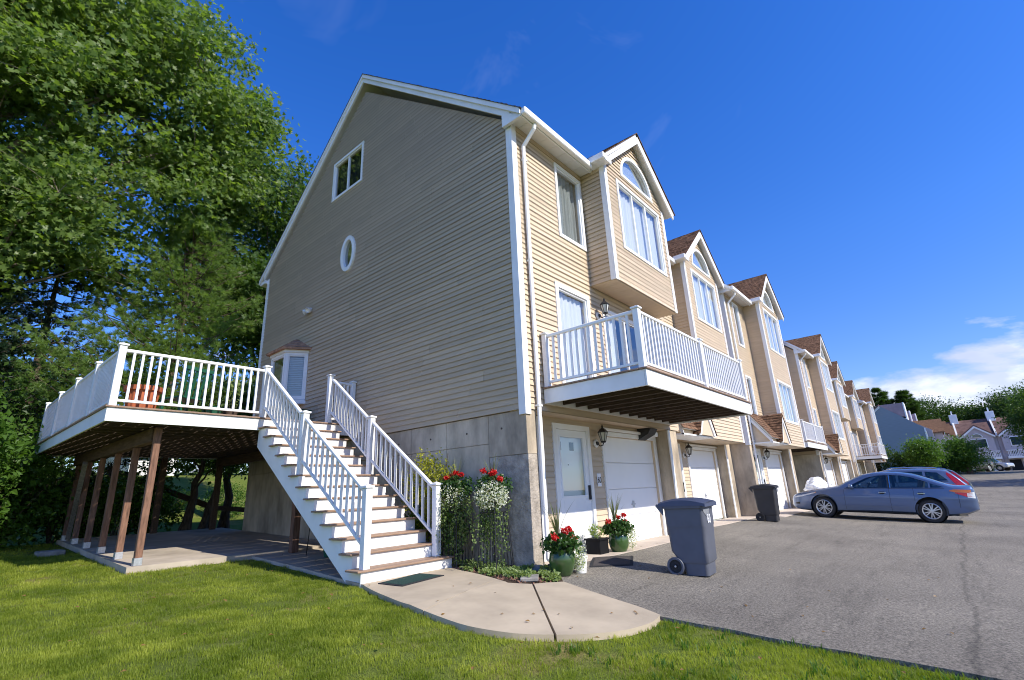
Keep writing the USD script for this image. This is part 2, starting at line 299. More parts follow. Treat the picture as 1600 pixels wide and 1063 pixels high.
# asphalt: aggregate speckle, tyre-worn drift, one long crack that runs along the lane
M['asphalt'] = usdkit.material(stage, '/World/Looks/asphalt', {
    'g': ('geometry', {}), 'n1': ('noise_texture', {'scale': .45, 'detail': 6.0, 'roughness': .6}), 'n2': ('noise_texture', {'scale': 38.0, 'detail': 5.0, 'roughness': .85}), 'v': ('voronoi_texture', {'scale': 70.0}),
    'ms': ('mapping', {'scale': (.5, 3.2, 1)}), 'n4': ('noise_texture', {'scale': 1.3, 'detail': 5.0, 'roughness': .65}),
    'r1': ('rgb_ramp', {'ramp': [(.28, (.132, .118, .098)), (.5, (.180, .163, .134)), (.72, (.224, .202, .166))]}), 'r2': ('rgb_ramp', {'ramp': [(.35, (.33, .33, .33)), (.5, (1.0, 1.0, 1.0)), (.64, (1.85, 1.81, 1.75))]}),
    'r4': ('rgb_ramp', {'ramp': [(.30, (.72, .72, .72)), (.48, (1, 1, 1)), (1, (1.05, 1.05, 1.05))]}),
    'mx': ('mix', {'mix_type': 'multiply', 'fac': 1.0}), 'mx2': ('mix', {'mix_type': 'multiply', 'fac': .8}),
    's': ('separate_xyz', {}), 'n3': ('noise_texture', {'scale': .9, 'detail': 5.0, 'roughness': .62}), 'a1': ('math', {'math_type': 'multiply_add', 'value2': .45, 'value3': 4.72}), 'a2': ('math', {'math_type': 'add'}), 'a3': ('math', {'math_type': 'absolute'}),
    'cr': ('map_range', {'from_min': .004, 'from_max': .045, 'to_min': .70, 'to_max': 1.0, 'clamp': True}), 'mx3': ('mix', {'mix_type': 'multiply', 'fac': 1.0}),
    'b': ('bump', {'strength': .9, 'distance': .012}), 'p': ('principled_bsdf', {'roughness': .86, 'specular_ior_level': .3})},
    [('g.position', 'n1.vector'), ('g.position', 'n2.vector'), ('g.position', 'ms.vector'), ('ms.vector', 'n4.vector'), ('g.position', 's.vector'), ('g.position', 'n3.vector'), ('n1.fac', 'r1.fac'), ('n2.fac', 'r2.fac'), ('n4.fac', 'r4.fac'), ('r1.color', 'mx.color1'), ('r2.color', 'mx.color2'),
     ('mx.color', 'mx2.color1'), ('r4.color', 'mx2.color2'), ('n3.fac', 'a1.value1'), ('s.y', 'a2.value1'), ('a1.value', 'a2.value2'), ('a2.value', 'a3.value1'), ('a3.value', 'cr.value'), ('mx2.color', 'mx3.color1'), ('cr.result', 'mx3.color2'), ('mx3.color', 'p.base_color'), ('n2.fac', 'b.height'), ('b.normal', 'p.normal')], surface='p.BSDF')

# ------------------------------------------------------------------ ground
def smooth01(t): t = np.clip(t, 0, 1); return t * t * (3 - 2 * t)
def ground(x, y):
    x = np.asarray(x, float); y = np.asarray(y, float)
    front = -0.5 * (1 - np.exp(-np.maximum(-0.4 - y, 0) * 0.08 / 0.5 * 1.25))
    back = 0.04 * np.maximum(y - 1, 0) - 0.09 * np.maximum(y - 12, 0) + 0.29 * np.maximum(y - 19, 0) - 0.17 * np.maximum(y - 31, 0) - 0.07 * np.maximum(y - 60, 0)
    return front + back + 1.5 * smooth01((x - 24) / 46)
G = lambda x, y: float(ground(x, y))
YB = np.concatenate([[-600, -300, -120, -60, -30, -20, -14], np.arange(-10, 1.6, .3), np.arange(2, 14, 1.0), [14, 16, 17, 18, 19, 20, 22, 26, 31, 40, 60, 120, 600]])
XB = np.concatenate([[-600, -200, -60, -20, 0, 22], np.arange(24, 72, 4.0), [80, 100, 130, 200, 600]])
def sheet(poly, dz, skirt=0.0):
    """A surface that follows the ground, cut along strips so that it stays a few triangles."""
    mb = MB(); x0, y0, x1, y1 = poly.bounds
    ys = [y0, *[y for y in YB if y0 < y < y1], y1]; xs = [x0, *[x for x in XB if x0 < x < x1], x1]
    for a, b in zip(ys[:-1], ys[1:]):
        for c, d in zip(xs[:-1], xs[1:]):
            for v, f, p in tri2d(poly.intersection(sbox(c, a, d, b))):
                mb.add(np.column_stack([v, ground(v[:, 0], v[:, 1]) + dz]), f)
    if skirt:
        for p in (poly.geoms if hasattr(poly, 'geoms') else [poly]):
            c = np.array(p.exterior.segmentize(.25).coords)[:-1]; m = len(c); z = ground(c[:, 0], c[:, 1]) + dz; k = np.arange(m)
            mb.add(np.vstack([np.column_stack([c, z]), np.column_stack([c, z - skirt])]), np.stack([k, (k + 1) % m, (k + 1) % m + m, k + m], 1))
    return mb
def wobble(pts, amp, seed, step=.06):
    r = np.random.RandomState(seed); c = np.array(Polygon(pts).exterior.segmentize(step).coords)[:-1]
    n = meshkit.fbm(np.column_stack([c * 3.1, np.full(len(c), seed)]), 4) - .5
    m = meshkit.fbm(np.column_stack([c * 3.1 + 40, np.full(len(c), seed)]), 4) - .5
    return Polygon(np.column_stack([c[:, 0] + amp * 2 * n, c[:, 1] + amp * 2 * m])).buffer(0)

put('lawn', sheet(sbox(-600, -600, 600, 600), -.035), M['lawn'], label='mown green lawn with some dry patches around the wooden deck', kind='structure')
ASPHALT = Polygon([(-1.05, -.42), (-.5, -.30), (.90, -.30), (.95, .95), (59, .95), (59.2, -.3), (60, -4.6), (75, -6.9), (118, -10), (150, -16), (150, -30), (60, -26), (-1.05, -26)])
AEDGE = ASPHALT.difference(wobble([(-3, -26), (-1.02, -26), (-1.04, -2.4), (-.98, -.9), (-1.1, -.2), (-3, 0)], .05, 4))
put('driveway', sheet(AEDGE, 0, .05), M['asphalt'], label='grey asphalt driveway and lane with a long crack', kind='structure')
walk_out = [(-2.16, 1.22), (-2.45, .35), (-2.65, -.45), (-2.70, -1.2), (-2.58, -1.72), (-2.33, -2.08), (-2.04, -2.34), (-1.70, -2.51), (-1.38, -2.56), (-1.07, -2.50)]
walk_in = [(-.93, -2.2), (-.70, -1.45), (-.52, -.92), (-.72, -.80), (-.95, -.70), (-1.12, -.46), (-.95, -.05), (-.79, .36), (-.60, 1.0), (-.52, 1.45)]
c = np.array(walk_out); t = np.arange(len(c)); tt = np.linspace(0, len(c) - 1, 60)
wo = np.column_stack([PchipInterpolator(t, c[:, 0])(tt), PchipInterpolator(t, c[:, 1])(tt)])
WALK = Polygon([*wo, *walk_in]).buffer(0)
joint = LineString([(-.70, -.5), (-2.5, -2.25)]).buffer(.012)
joint2 = LineString([(-.6, -.05), (-3.0, -.75)]).buffer(.006)
slabs = WALK.difference(joint).difference(joint2)
wk = UsdGeom.Xform.Define(stage, '/World/walkway').GetPrim(); LOC['/World/walkway'] = np.zeros(3)
tag(wk, 'curved pale concrete walkway with joints in front of the white stairs', None, None, 'structure')
for p in slabs.geoms: put('slab', sheet(p, .022, .10), M['walk_concrete'], wk)
STRIP = Polygon([(-2.16, 1.22), (-.52, 1.45), (-.02, 1.5), (-.02, 5.3), (-1.9, 5.3), (-2.0, 3.2)])
put('paving_strip', sheet(STRIP, .02, .1), M['slab_concrete'], label='shaded concrete paving beneath the white stairs', kind='structure')
SLAB = Polygon([(-3.86, 5.32), (-1.9, 5.30), (-.02, 5.30), (-.02, 12.2), (-3.75, 12.2)])
put('patio', sheet(SLAB, .07, .22), M['slab_concrete'], label='raised concrete patio slab beneath the wooden deck', kind='structure')
put('footing', MB().box(-4.45, -4.02, 9.2, 9.7, .1, .40, .02), M['stone_grey'], label='low concrete block on the grass beside the patio slab', kind='structure')
BED = Polygon([(-.02, -.1), (-.02, 1.48), (-.52, 1.44), (-.60, 1.0), (-.79, .36), (-.95, -.05), (-1.10, -.46), (-.93, -.70), (-.72, -.78), (-.52, -.90), (-.2, -.62), (.0, -.45)])
put('flower_bed', sheet(BED.buffer(.01), .008), M['soil'], label='brown soil bed between the walkway and the concrete wall', kind='structure')

# ------------------------------------------------------------------ town houses
def course_pieces(poly, h, z0, z1):
    k = 0
    for z in np.arange(z0, z1, h):
        x0, _, x1, _ = poly.bounds
        q = poly.intersection(sbox(x0 - 1, z, x1 + 1, z + h))
        for p in (q.geoms if hasattr(q, 'geoms') else [q]):
            if p.geom_type == 'Polygon' and p.area > 2e-4: yield z, p
PANEL = .208
def siding(parent, poly, O, U, V, N, single, joints=False, mat_='siding', name='siding_panel'):
    """Double four-inch vinyl siding: every panel has two lapped courses. single: each panel a part of its own."""
    x0, z0, x1, z1 = poly.bounds
    allmb = MB()
    pieces = list(course_pieces(poly, PANEL, z0, z1))
    if joints:
        rj = np.random.RandomState(17); cut = []
        for z, p in pieces:
            u = x0 + rj.uniform(.6, 3.6)
            while u < x1:
                q = p.intersection(sbox(-99, -99, u - .0015, 99)); p = p.intersection(sbox(u + .0015, -99, 99, 99))
                if q.geom_type == 'Polygon' and q.area > 1e-3: cut.append((z, q))
                u += 3.66
            if p.geom_type == 'Polygon' and p.area > 1e-3: cut.append((z, p))
        pieces = cut
    for z, p in pieces:
        mb = MB() if single else allmb
        for k, (lo, hi) in enumerate(((.0235, .002), (.0185, .002))):
            q = p.intersection(sbox(x0 - 1, z + k * PANEL / 2, x1 + 1, z + (k + 1) * PANEL / 2))
            mb.lap(q, O, U, V, N, z + k * PANEL / 2, PANEL / 2, lo, hi, True)
        if single and mb.n: put(name, mb, M[mat_], parent)
    if not single and allmb.n:
        put('siding', allmb, M[mat_], parent, kind='stuff')

def rect(x0, z0, x1, z1): return sbox(x0, z0, x1, z1)
def window(parent, O, U, V, N, u0, z0, u1, z1, lights=1, cover='curtain', casing=.075, proud=.035, rail=False, name='window', slatted=False):
    """Casing, sash bars and panes in an opening; the cover (blind or curtain) hangs behind."""
    O, U, V, N = (np.asarray(a, float) for a in (O, U, V, N))
    fr = MB(); outer = sbox(u0 - casing, z0 - casing, u1 + casing, z1 + casing).difference(sbox(u0, z0, u1, z1))
    fr.poly(outer, O - N * .02, U, V, N, proud + .02)
    w = (u1 - u0) / lights
    inner = MultiPolygon([sbox(u0 + k * w + .028, z0 + .035, u0 + (k + 1) * w - .028, z1 - .035) for k in range(lights)])
    fr.poly(sbox(u0 + .001, z0 + .001, u1 - .001, z1 - .001).difference(inner), O - N * .05, U, V, N, .055)
    f = put(name, fr, M['white_vinyl'], parent)
    for k in range(lights):
        a, b = u0 + k * w + .02, u0 + (k + 1) * w - .02
        put('pane', MB().add([O + U * p + V * q - N * .022 for p, q in ((a, z0 + .02), (b, z0 + .02), (b, z1 - .02), (a, z1 - .02))], [[0, 1, 2, 3]]), M['pane'], f)
    if cover:
        if slatted:
            mb = MB(); n = int((z1 - z0) / .05)
            for k in range(n):
                zc = z0 + .03 + k * .05
                mb.obox(O + U * (u0 + u1) / 2 + V * zc - N * .09, np.array([U, N * .8 + V * .6, V * .8 - N * .6]), ((u1 - u0) / 2 - .02, .025, .0015))
            put('blind', mb, M['blind'], f)
        else:
            n = 40; uu = np.linspace(u0 + .02, u1 - .02, n); off = .11 + .018 * np.sin(uu * 41) + .01 * np.sin(uu * 97)
            if cover == 'open': uu, off = uu[:15], off[:15]
            lo = O + uu[:, None] * U + V * (z0 + .02) - off[:, None] * N; hi = lo + V * (z1 - z0 - .04); k = np.arange(len(uu) - 1)
            put('curtain', MB().add(np.vstack([lo, hi]), np.stack([k, k + 1, k + 1 + len(uu), k + len(uu)], 1)), M['curtain' if cover == 'open' else cover], f, smooth=True)
    return f

def arch_poly(cx, z0, a, b, n=24):
    t = np.linspace(0, math.pi, n); return Polygon([(cx + a * math.cos(x), z0 + b * math.sin(x)) for x in t])

def lamp_at(x, y, z, label, s=1.0):
    """Black lantern on a round white base, hung on a wall that faces the street."""
    t = thing('wall_lantern', label, 'lantern', (x, y, z), 'black lanterns beside the doors')
    put('back_plate', MB().lathe([(0, 0), (.085, 0), (.085, .02), (.06, .035), (0, .035)], (x, y, z), 20, (X1, Z1, -Y1)), M['white_trim'], t, 40)
    a = MB(); a.lathe([(0, 0), (.045, 0), (.03, .03), (0, .03)], (x, y - .035, z), 12, (X1, Z1, -Y1))
    a.tube([(x, y - .05, z), (x, y - .10, z - .06), (x, y - .17, z - .05), (x, y - .19, z + .0)], .011, 8)
    put('arm', a, M['black_iron'], t, 40)
    cx, cy = x, y - .19
    fr = MB(); fr.lathe([(0, -.01), (.045, 0), (.055, .02), (.05, .03), (0, .03)], (cx, cy, z), 6); fr.lathe([(.098, .20), (.105, .215), (.06, .27), (.02, .30), (.02, .33), (.008, .36), (0, .37)], (cx, cy, z), 6)
    for k in range(6):
        th = k * math.pi / 3; fr.bar((cx + .05 * math.cos(th), cy + .05 * math.sin(th), z + .03), (cx + .098 * math.cos(th), cy + .098 * math.sin(th), z + .21), .011, .011)
    put('cage', fr, M['black_iron'], t)
    put('glass', MB().lathe([(.044, .03), (.09, .20)], (cx, cy, z), 6), M['lamp_glass'], t)
    return t

def roof_slab(parent, name, x0, x1, p, q, thick, m='shingle', course=.145, shingles=True, swap=False):
    """Sloping roof from p=(y,z) at the eave to q=(y,z) at the ridge, spanning x0..x1 (swap: p, q are (x,z) and x0..x1 are y); overlapping shingle courses on top."""
    p, q = np.array(p, float), np.array(q, float); L = np.linalg.norm(q - p); d = (q - p) / L
    U = Y1 if swap else X1; A = X1 if swap else Y1
    V = A * d[0] + Z1 * d[1]; N = np.cross(U, V); N = N if N[2] > 0 else -N
    O = A * p[0] + Z1 * p[1]
    r = put(name, MB().poly(sbox(x0, 0, x1, L), O - N * thick, U, V, N, thick), M['white_trim'] if m != 'far_roof' else M[m], parent)
    mb = MB(); rs = np.random.RandomState(int(abs(x0) * 10) + 3)
    ks = np.arange(-.03, L, course)
    for k, v in enumerate(ks):
        u = x0 - .03
        while u < x1 + .03:
            w = min(rs.uniform(.22, .42), x1 + .03 - u); 
            mb.lap(sbox(u, v, u + w - .004, min(v + course + .01, L)), O, U, V, N, v, course, rs.uniform(.012, .026), .004); u += w
    put('shingles', mb, M[m], r, kind='stuff')
    return r

def bay_front(t, typ, near, W=6.3):
    zb = 5.38 if typ == 'A' else 2.42
    xl, xr, yb, xc = 2.52, 5.66, -.62, 4.17
    O = np.array([0, yb, 0.]); N = -Y1
    body = Polygon([(xl, zb), (xr, zb), (xr, 8.30), (xc + .02, 9.72), (xl, 8.30)])
    holes = [rect(3.12, 6.36, 5.26, 8.04)] + ([] if typ == 'A' else [rect(3.12, 3.40, 5.26, 4.95)])
    arch = arch_poly(xc + .02, 8.40, .78, .72)
    cut = shapely.union_all(holes + [arch])
    put('bay_wall', MB().poly(body.difference(cut), O + Y1 * .12, X1, Z1, N, .12), M['siding'], t)
    wide = shapely.union_all([h.buffer(.074, join_style=2) for h in holes] + [arch_poly(xc + .02, 8.34, .86, .86)])
    siding(t, body.difference(wide).difference(sbox(xl - 1, 0, xl + .11, 20)).difference(sbox(xr - .11, 0, xr + 1, 20)), O, X1, Z1, N, near)
    for k, h in enumerate(holes):
        b = h.bounds; window(t, O, X1, Z1, N, *b, lights=3, cover='curtain', name='bay_window')
    # arched window
    ring = arch_poly(xc + .02, 8.34, .86, .86).difference(arch_poly(xc + .02, 8.42, .76, .69))
    f = put('arched_window', MB().poly(ring, O - N * .02, X1, Z1, N, .055), M['white_vinyl'], t)
    put('pane', MB().poly(arch_poly(xc + .02, 8.41, .77, .70), O - N * .03, X1, Z1, N, .004), M['pane'], f)
    put('blind', MB().poly(arch_poly(xc + .02, 8.41, .77, .70), O - N * .12, X1, Z1, N, .01), M['curtain'], f)
    # cheeks
    for x, n in ((xl, -X1), (xr, X1)):
        ck = sbox(yb, zb, 0, 8.3)
        put('bay_cheek', MB().poly(ck, X1 * (x - n[0] * .08), Y1, Z1, n, .08), M['siding'], t)
        if n[0] < 0: siding(t, ck.difference(sbox(yb, 0, yb + .1, 20)), X1 * x, Y1, Z1, n, near)
    for a, b in (((xl - .024, yb - .024), (xl + .11, yb + .1)), ((xr - .11, yb - .024), (xr + .024, yb + .1))):
        mb = MB(); mb.box(a[0], b[0], yb - .026, yb - .002, zb - .01, 8.32); x = xl if a[0] < xl else xr; mb.box(x - .026, x + .026 if x == xl and False else x + (.0 if x == xl else .026), yb - .001, yb + .1, zb - .01, 8.2)
        put('corner_board', mb, M['white_trim'], t)
    so = MB()
    for k in range(13):
        a = xl + .01 + k * (xr - xl - .02) / 13; so.box(a, a + (xr - xl - .02) / 13 - .006, yb + .005, -.03 if typ == 'A' else .3, zb - .018, zb + .01)
    put('bay_soffit', so, M['siding'], t)
    # gable roof of the bay
    pk = np.array([xc + .02, 9.95]); el = np.array([2.32, 8.34]); er = np.array([6.04, 8.34])
    roof_slab(t, 'bay_roof', yb - .2, 2.25, el, pk, .09, swap=True); roof_slab(t, 'bay_roof', yb - .2, 2.25, er, pk, .09, swap=True)
    for e in (el, er):
        d = (pk - e) / np.linalg.norm(pk - e); n = np.array([-d[1], d[0]]); n = n if n[1] > 0 else -n
        q = [e - n * .09 - [0, .02], pk - [0, .115], pk - [0, .30], e - n * .09 - [0, .17] + d * .06]
        put('rake_board', MB().poly(Polygon(q), [0, yb - .17, 0], X1, Z1, -Y1, .032), M['white_trim'], t)
        sf = [e - n * .10 - [0, .0], pk - [0, .13], pk - [0, .15], e - n * .12]
        put('rake_soffit', MB().poly(Polygon(sf), [0, yb - .0, 0], X1, Z1, -Y1, .168), M['white_trim'], t)
    # gutter at the left eave of the bay
    put('bay_gutter', MB().box(el[0] - .10, el[0] + .01, yb - .19, -.42, el[1] - .16, el[1] - .01, .012), M['white_vinyl'], t)
    put('eave_soffit', MB().box(el[0] + .0, xl, yb - .18, -.36, el[1] - .16, el[1] - .13), M['white_trim'], t)
    put('eave_return', MB().box(el[0] - .02, xl + .05, yb - .20, yb - .165, el[1] - .2, el[1] - .03, .006), M['white_trim'], t)

def townhouse(name, label, loc, typ, near, group=None, W=6.3, canopy=True):
    t = thing(name, label, 'townhouse', loc, group)
    kw = dict(local=True)
    P_ = LOC[str(t.GetPath())]; LOC[str(t.GetPath())] = np.zeros(3)      # the parts below are written in the house's own coordinates
    D = 10.6; ev = 8.2; ridge = (5.3, 12.64)
    slope = (ridge[1] - ev) / ridge[0]
    # gable walls
    gab = Polygon([(0, 2.45), (D, 2.45), (D, ev), (5.3, 12.42), (0, ev)])
    holes = []
    if near:
        holes = [rect(5.33, 9.48, 6.72, 10.62), Polygon([(5.73 + .25 * math.cos(a), 7.38 + .43 * math.sin(a)) for a in np.linspace(0, 2 * math.pi, 32)[:-1]]), rect(7.62, 3.85, 8.78, 5.15)]
    put('gable_wall', MB().poly(gab.difference(shapely.union_all(holes)) if holes else gab, [.14, 0, 0], Y1, Z1, -X1, .14), M['siding'], t)
    sg = gab.difference(sbox(-1, 0, .12, 20)).difference(sbox(D - .12, 0, D + 1, 20))
    if near: sg = sg.difference(shapely.union_all([holes[0].buffer(.074, join_style=2), Polygon([(5.73 + .33 * math.cos(a), 7.38 + .51 * math.sin(a)) for a in np.linspace(0, 2 * math.pi, 32)[:-1]]), rect(7.45, 3.75, 8.95, 5.2)]))
    else: sg = sg.intersection(sbox(0, 2.4, 5.0, 14))
    siding(t, sg, [0, 0, 0], Y1, Z1, -X1, near, near)
    put('party_wall', MB().poly(gab, [W - .02, 0, 0], Y1, Z1, -X1, .12), M['siding'], t)
    put('rear_wall', MB().box(.15, W - .15, D - .15, D, 2.45, ev), M['siding'], t)
    # front wall
    ops = [rect(1.48, 6.27, 2.36, 7.93), rect(1.2, 2.90, 2.24, 4.98), rect(2.95, 2.90, 4.85, 4.90)] if typ == 'A' else [rect(1.05, 6.27, 1.62, 7.93), rect(1.05, 3.35, 1.62, 4.95)]
    fw = sbox(.002, 2.45, W - .15, ev - .005)
    cutbay = sbox(2.52, 5.36 if typ == 'A' else 2.40, 5.66, 9)
    put('front_wall', MB().poly(fw.difference(shapely.union_all(ops + [sbox(2.7, 5.5 if typ == 'A' else 2.5, 5.5, 9)])), [0, .14, 0], X1, Z1, -Y1, .14), M['siding'], t)
    sd = fw.intersection(sbox(.12, 2.45, W - .06, 8.06)).difference(shapely.union_all([o.buffer(.074, join_style=2) for o in ops] + [cutbay]))
    siding(t, sd, [0, 0, 0], X1, Z1, -Y1, near)
    O0 = np.zeros(3)
    if typ == 'A':
        window(t, O0, X1, Z1, -Y1, *ops[0].bounds, cover='curtain_grey')
        window(t, O0, X1, Z1, -Y1, *ops[1].bounds, cover='curtain', name='balcony_door', casing=.1)
        window(t, O0, X1, Z1, -Y1, *ops[2].bounds, lights=2, cover='open', name='sliding_door', casing=.08)
    else:
        for o in ops: window(t, O0, X1, Z1, -Y1, *o.bounds, cover='curtain_grey')
    put('frieze_board', MB().box(.12, 2.5, -.022, .0, 8.06, ev - .01), M['siding'], t)
    bay_front(t, typ, near)
    for x in ((0,) if not near else (0,)):
        mb = MB(); mb.box(-.026, .0, -.026, .12, 2.36, ev + .0); mb.box(.0005, .12, -.026, -.002, 2.36, ev)
        put('corner_board', mb, M['white_trim'], t)
    if near: put('corner_board', MB().box(-.026, 0, D - .12, D + .026, 2.40, ev), M['white_trim'], t)
    # roof, rakes, soffit, gutter
    e0 = np.array([-.36, ev + .02]); r0 = np.array([5.3, e0[1] + slope * 5.66])
    roof_slab(t, 'roof', -.14 if near else 0, W - .02, e0, r0, .10, m='shingle_dark' if near else 'shingle', shingles=True)
    roof_slab(t, 'roof', -.14 if near else 0, W - .02, (D + .36, ev + .02), r0, .10, m='shingle_dark' if near else 'shingle')
    for e in (e0, np.array([D + .36, ev + .02])):
        d = (r0 - e) / np.linalg.norm(r0 - e)
        for nm, a, b, x, th in (('rake_board', .09, .275, -.075, .05), ('rake_trim', .0, .125, -.127, .03)):
            q = Polygon([e - [0, a], r0 - [0, a], r0 - [0, b], e - [0, b]] if nm != 'rake_board' else [e + d * .36 - [0, a], r0 - [0, a], r0 - [0, b], e + d * .36 - [0, b]])
            put(nm, MB().poly(q, [x, 0, 0], Y1, Z1, -X1, th), M['white_trim'], t)
        q = Polygon([e - [0, .125], r0 - [0, .125], r0 - [0, .145], e - [0, .145]])
        put('rake_soffit', MB().poly(q, [0, 0, 0], Y1, Z1, -X1, .12), M['white_trim'], t)
    so = MB()
    for k in range(8): so.box(-.1 + k * .325, -.1 + (k + 1) * .325 - .006, -.35, .0, ev - .03, ev - .012)
    put('soffit', so, M['white_trim'], t)
    g = MB(); g.box(-.12, 2.30, -.47, -.365, ev - .12, ev + .03, .015); g.box(-.10, 2.30, -.364, -.345, ev - .14, ev + .0)
    put('gutter', g, M['white_vinyl'], t)
    put('eave_end', MB().poly(Polygon([(-.345, ev - .14), (.12, ev - .14), (.12, ev + .13), (-.0, ev + .13), (-.345, ev - .09)]), [-.06, 0, 0], Y1, Z1, -X1, .064), M['white_trim'], t)
    put('rear_eave', MB().box(-.1, W - .1, D, D + .36, ev - .14, ev - .03), M['white_trim'], t)
    ds = MB(); pts = [(.27, -.40, 8.10), (.27, -.37, 7.98), (.27, -.08, 7.72), (.29, -.07, 2.40), (.29, -.07, .12), (.29, -.24, .02)]
    for a, b in zip(pts[:-1], pts[1:]): ds.bar(np.array(a), np.array(b) + (np.array(b) - np.array(a)) * .02 / np.linalg.norm(np.array(b) - np.array(a)), .075, .055, up=(0, 1, .01) if abs(a[2] - b[2]) > .5 else (0, 0, 1), c=.012)
    for z in (7.4, 5.2, 2.5): ds.box(.235, .345, -.105, -.03, z, z + .03)
    put('downspout', ds, M['white_vinyl'], t)
    # ground storey: concrete walls and the recessed entrance front
    if near:
        for k, (a, b) in enumerate(zip((0, .86, 1.95, 3.0, 4.1, 5.2, 6.3, 7.4, 8.5, 9.6), (.86, 1.95, 3.0, 4.1, 5.2, 6.3, 7.4, 8.5, 9.6, D))):
            for z0, z1, pr in ((-.5, 1.72 if k < 1 else 1.95, 0), (1.72 if k < 1 else 1.95, 2.44, .006)):
                put('form_panel', MB().box(.016 - pr, .28, a + (.003 if k else 0), b - .003, z0 + .002, z1 - .002, .004), M['rough_concrete' if k == 0 and z0 < 0 else 'concrete_wall'], t)
        ties = MB()
        for y in (.55, 1.4, 2.4, 3.4, 4.5): ties.lathe([(0, 0), (.018, 0), (.018, .008), (0, .008)], (.012, y, 2.18), 8, (Y1, Z1, -X1))
        put('form_tie', ties, M['dark_joist'], t, kind='stuff')
    else:
        put('foundation_wall', MB().box(0, .28, 0, 4.0, -.5, 2.44, .01), M['concrete_wall'], t)
    ry = .35
    ef = sbox(.84, -.1, 5.5, 2.44); dr = rect(1.27, .02, 2.33, 2.24); gr = rect(2.98, -.1, 5.40, 2.20)
    put('entrance_wall', MB().poly(sbox(.26, -.5, W - .2, 2.50).difference(dr).difference(gr), [0, ry + .12, 0], X1, Z1, -Y1, .12), M['siding'], t)
    siding(t, ef.difference(dr.buffer(.1, join_style=2)).difference(gr.buffer(.09, join_style=2)), [0, ry, 0], X1, Z1, -Y1, near)
    put('entrance_soffit', MB().box(.02, W - .02, -.0, ry, 2.44, 2.47), M['siding'], t)
    put('side_panel', MB().box(.282, .76, ry - .03, ry - .004, -.1, 2.42), M['white_trim'], t)
    put('corner_trim', MB().box(.762, .836, ry - .045, ry - .004, -.1, 2.42), M['white_vinyl'], t)
    # entrance door behind a storm door
    f = put('door_frame', MB().poly(dr.buffer(.1, join_style=2).difference(dr).intersection(sbox(0, .02, 9, 9)), [0, ry - .002, 0], X1, Z1, -Y1, .035), M['white_vinyl'], t)
    put('sill', MB().box(1.2, 2.4, ry - .12, ry + .1, -.08, .018, .006), M['white_trim'], f)
    st = sbox(1.275, .025, 2.325, 2.235); gl = sbox(1.40, 1.02, 2.19, 2.10)
    sdr = MB().poly(st.difference(gl), [0, ry + .03, 0], X1, Z1, -Y1, .035)
    for x in (1.43, 1.80, 2.17): sdr.box(x - .012, x + .012, ry - .009, ry - .005, .12, .95)
    sdr.poly(gl.buffer(.03, join_style=2).difference(gl), [0, ry - .005, 0], X1, Z1, -Y1, .012)
    d = put('storm_door', sdr, M['door_white'], t)
    put('pane', MB().add([(1.39, ry + .01, 1.01), (2.20, ry + .01, 1.01), (2.20, ry + .01, 2.11), (1.39, ry + .01, 2.11)], [[0, 1, 2, 3]]), M['pane'], d)
    put('handle', MB().box(2.255, 2.285, ry - .055, ry - .006, .93, 1.2, .01), M['black_iron'], d)
    ind = put('inner_door', MB().box(1.275, 2.325, ry + .10, ry + .14, .02, 2.24), M['door_white'], t)
    lt = MB()
    for x in (1.50, 1.93): lt.box(x - .07, x + .07, ry + .09, ry + .099, 1.86, 2.02)
    lt.box(1.77, 1.79, ry + .09, ry + .099, 1.58, 1.60); put('door_light', lt, M['dark_room'], ind)
    # garage door in four sections
    f = put('garage_frame', MB().poly(gr.buffer(.09, join_style=2).difference(gr).intersection(sbox(0, -.1, 9, 9)), [0, ry - .002, 0], X1, Z1, -Y1, .04), M['white_vinyl'], t)
    put('header', MB().box(2.86, 5.52, ry - .10, ry - .044, 2.30, 2.36, .01), M['white_trim'], f)
    zz = np.linspace(0.0, 2.2, 5); gd = put('garage_door', MB().box(2.98, 5.4, ry + .085, ry + .11, -.1, 2.2), M['door_white'], t)
    for a, b in zip(zz[:-1], zz[1:]): put('section', MB().box(2.985, 5.395, ry + .05, ry + .083, a + .004, b - .004, .008), M['door_white'], gd)
    put('handle', MB().box(4.10, 4.16, ry + .028, ry + .05, .70, .84, .008).box(4.04, 4.22, ry + .036, ry + .05, .755, .785, .006), M['zinc'], gd)
    # concrete wing wall at the right end
    put('wing_wall', MB().box(5.56, 6.06, .0, 4.0, -.5, 2.44, .01), M['concrete_wall'], t)
    put('wing_trim', MB().box(5.50, 5.60, -.03, -.001, -.1, 2.43), M['white_vinyl'], t)
    if typ == 'B' and canopy:
        zt, zl = 3.42, 2.56
        sh = Polygon([(0, zt), (-.60, zl), (-.60, 2.44), (0, 2.44)])
        put('canopy', MB().poly(sh, [.35, 0, 0], Y1, Z1, X1, 2.16), M['siding'], t)
        roof_slab(t, 'canopy_roof', .30, 2.51, (-.72, zl + .02), (0, zt + .14), .05, course=.13)
        put('canopy_rake', MB().poly(Polygon([(0, zt + .04), (-.70, zl - .06), (-.70, zl - .20), (0, zt - .12)]), [.30, 0, 0], Y1, Z1, X1, .03), M['white_trim'], t)
        put('canopy_soffit', MB().box(.3, 2.51, -.70, .02, 2.40, 2.438), M['white_trim'], t)
        gp = np.array([1.9, 3.36])
        put('gablet', MB().poly(Polygon([(1.35, 2.45), (2.45, 2.45), gp]), [0, -.66, 0], X1, Z1, -Y1, .10), M['siding'], t)
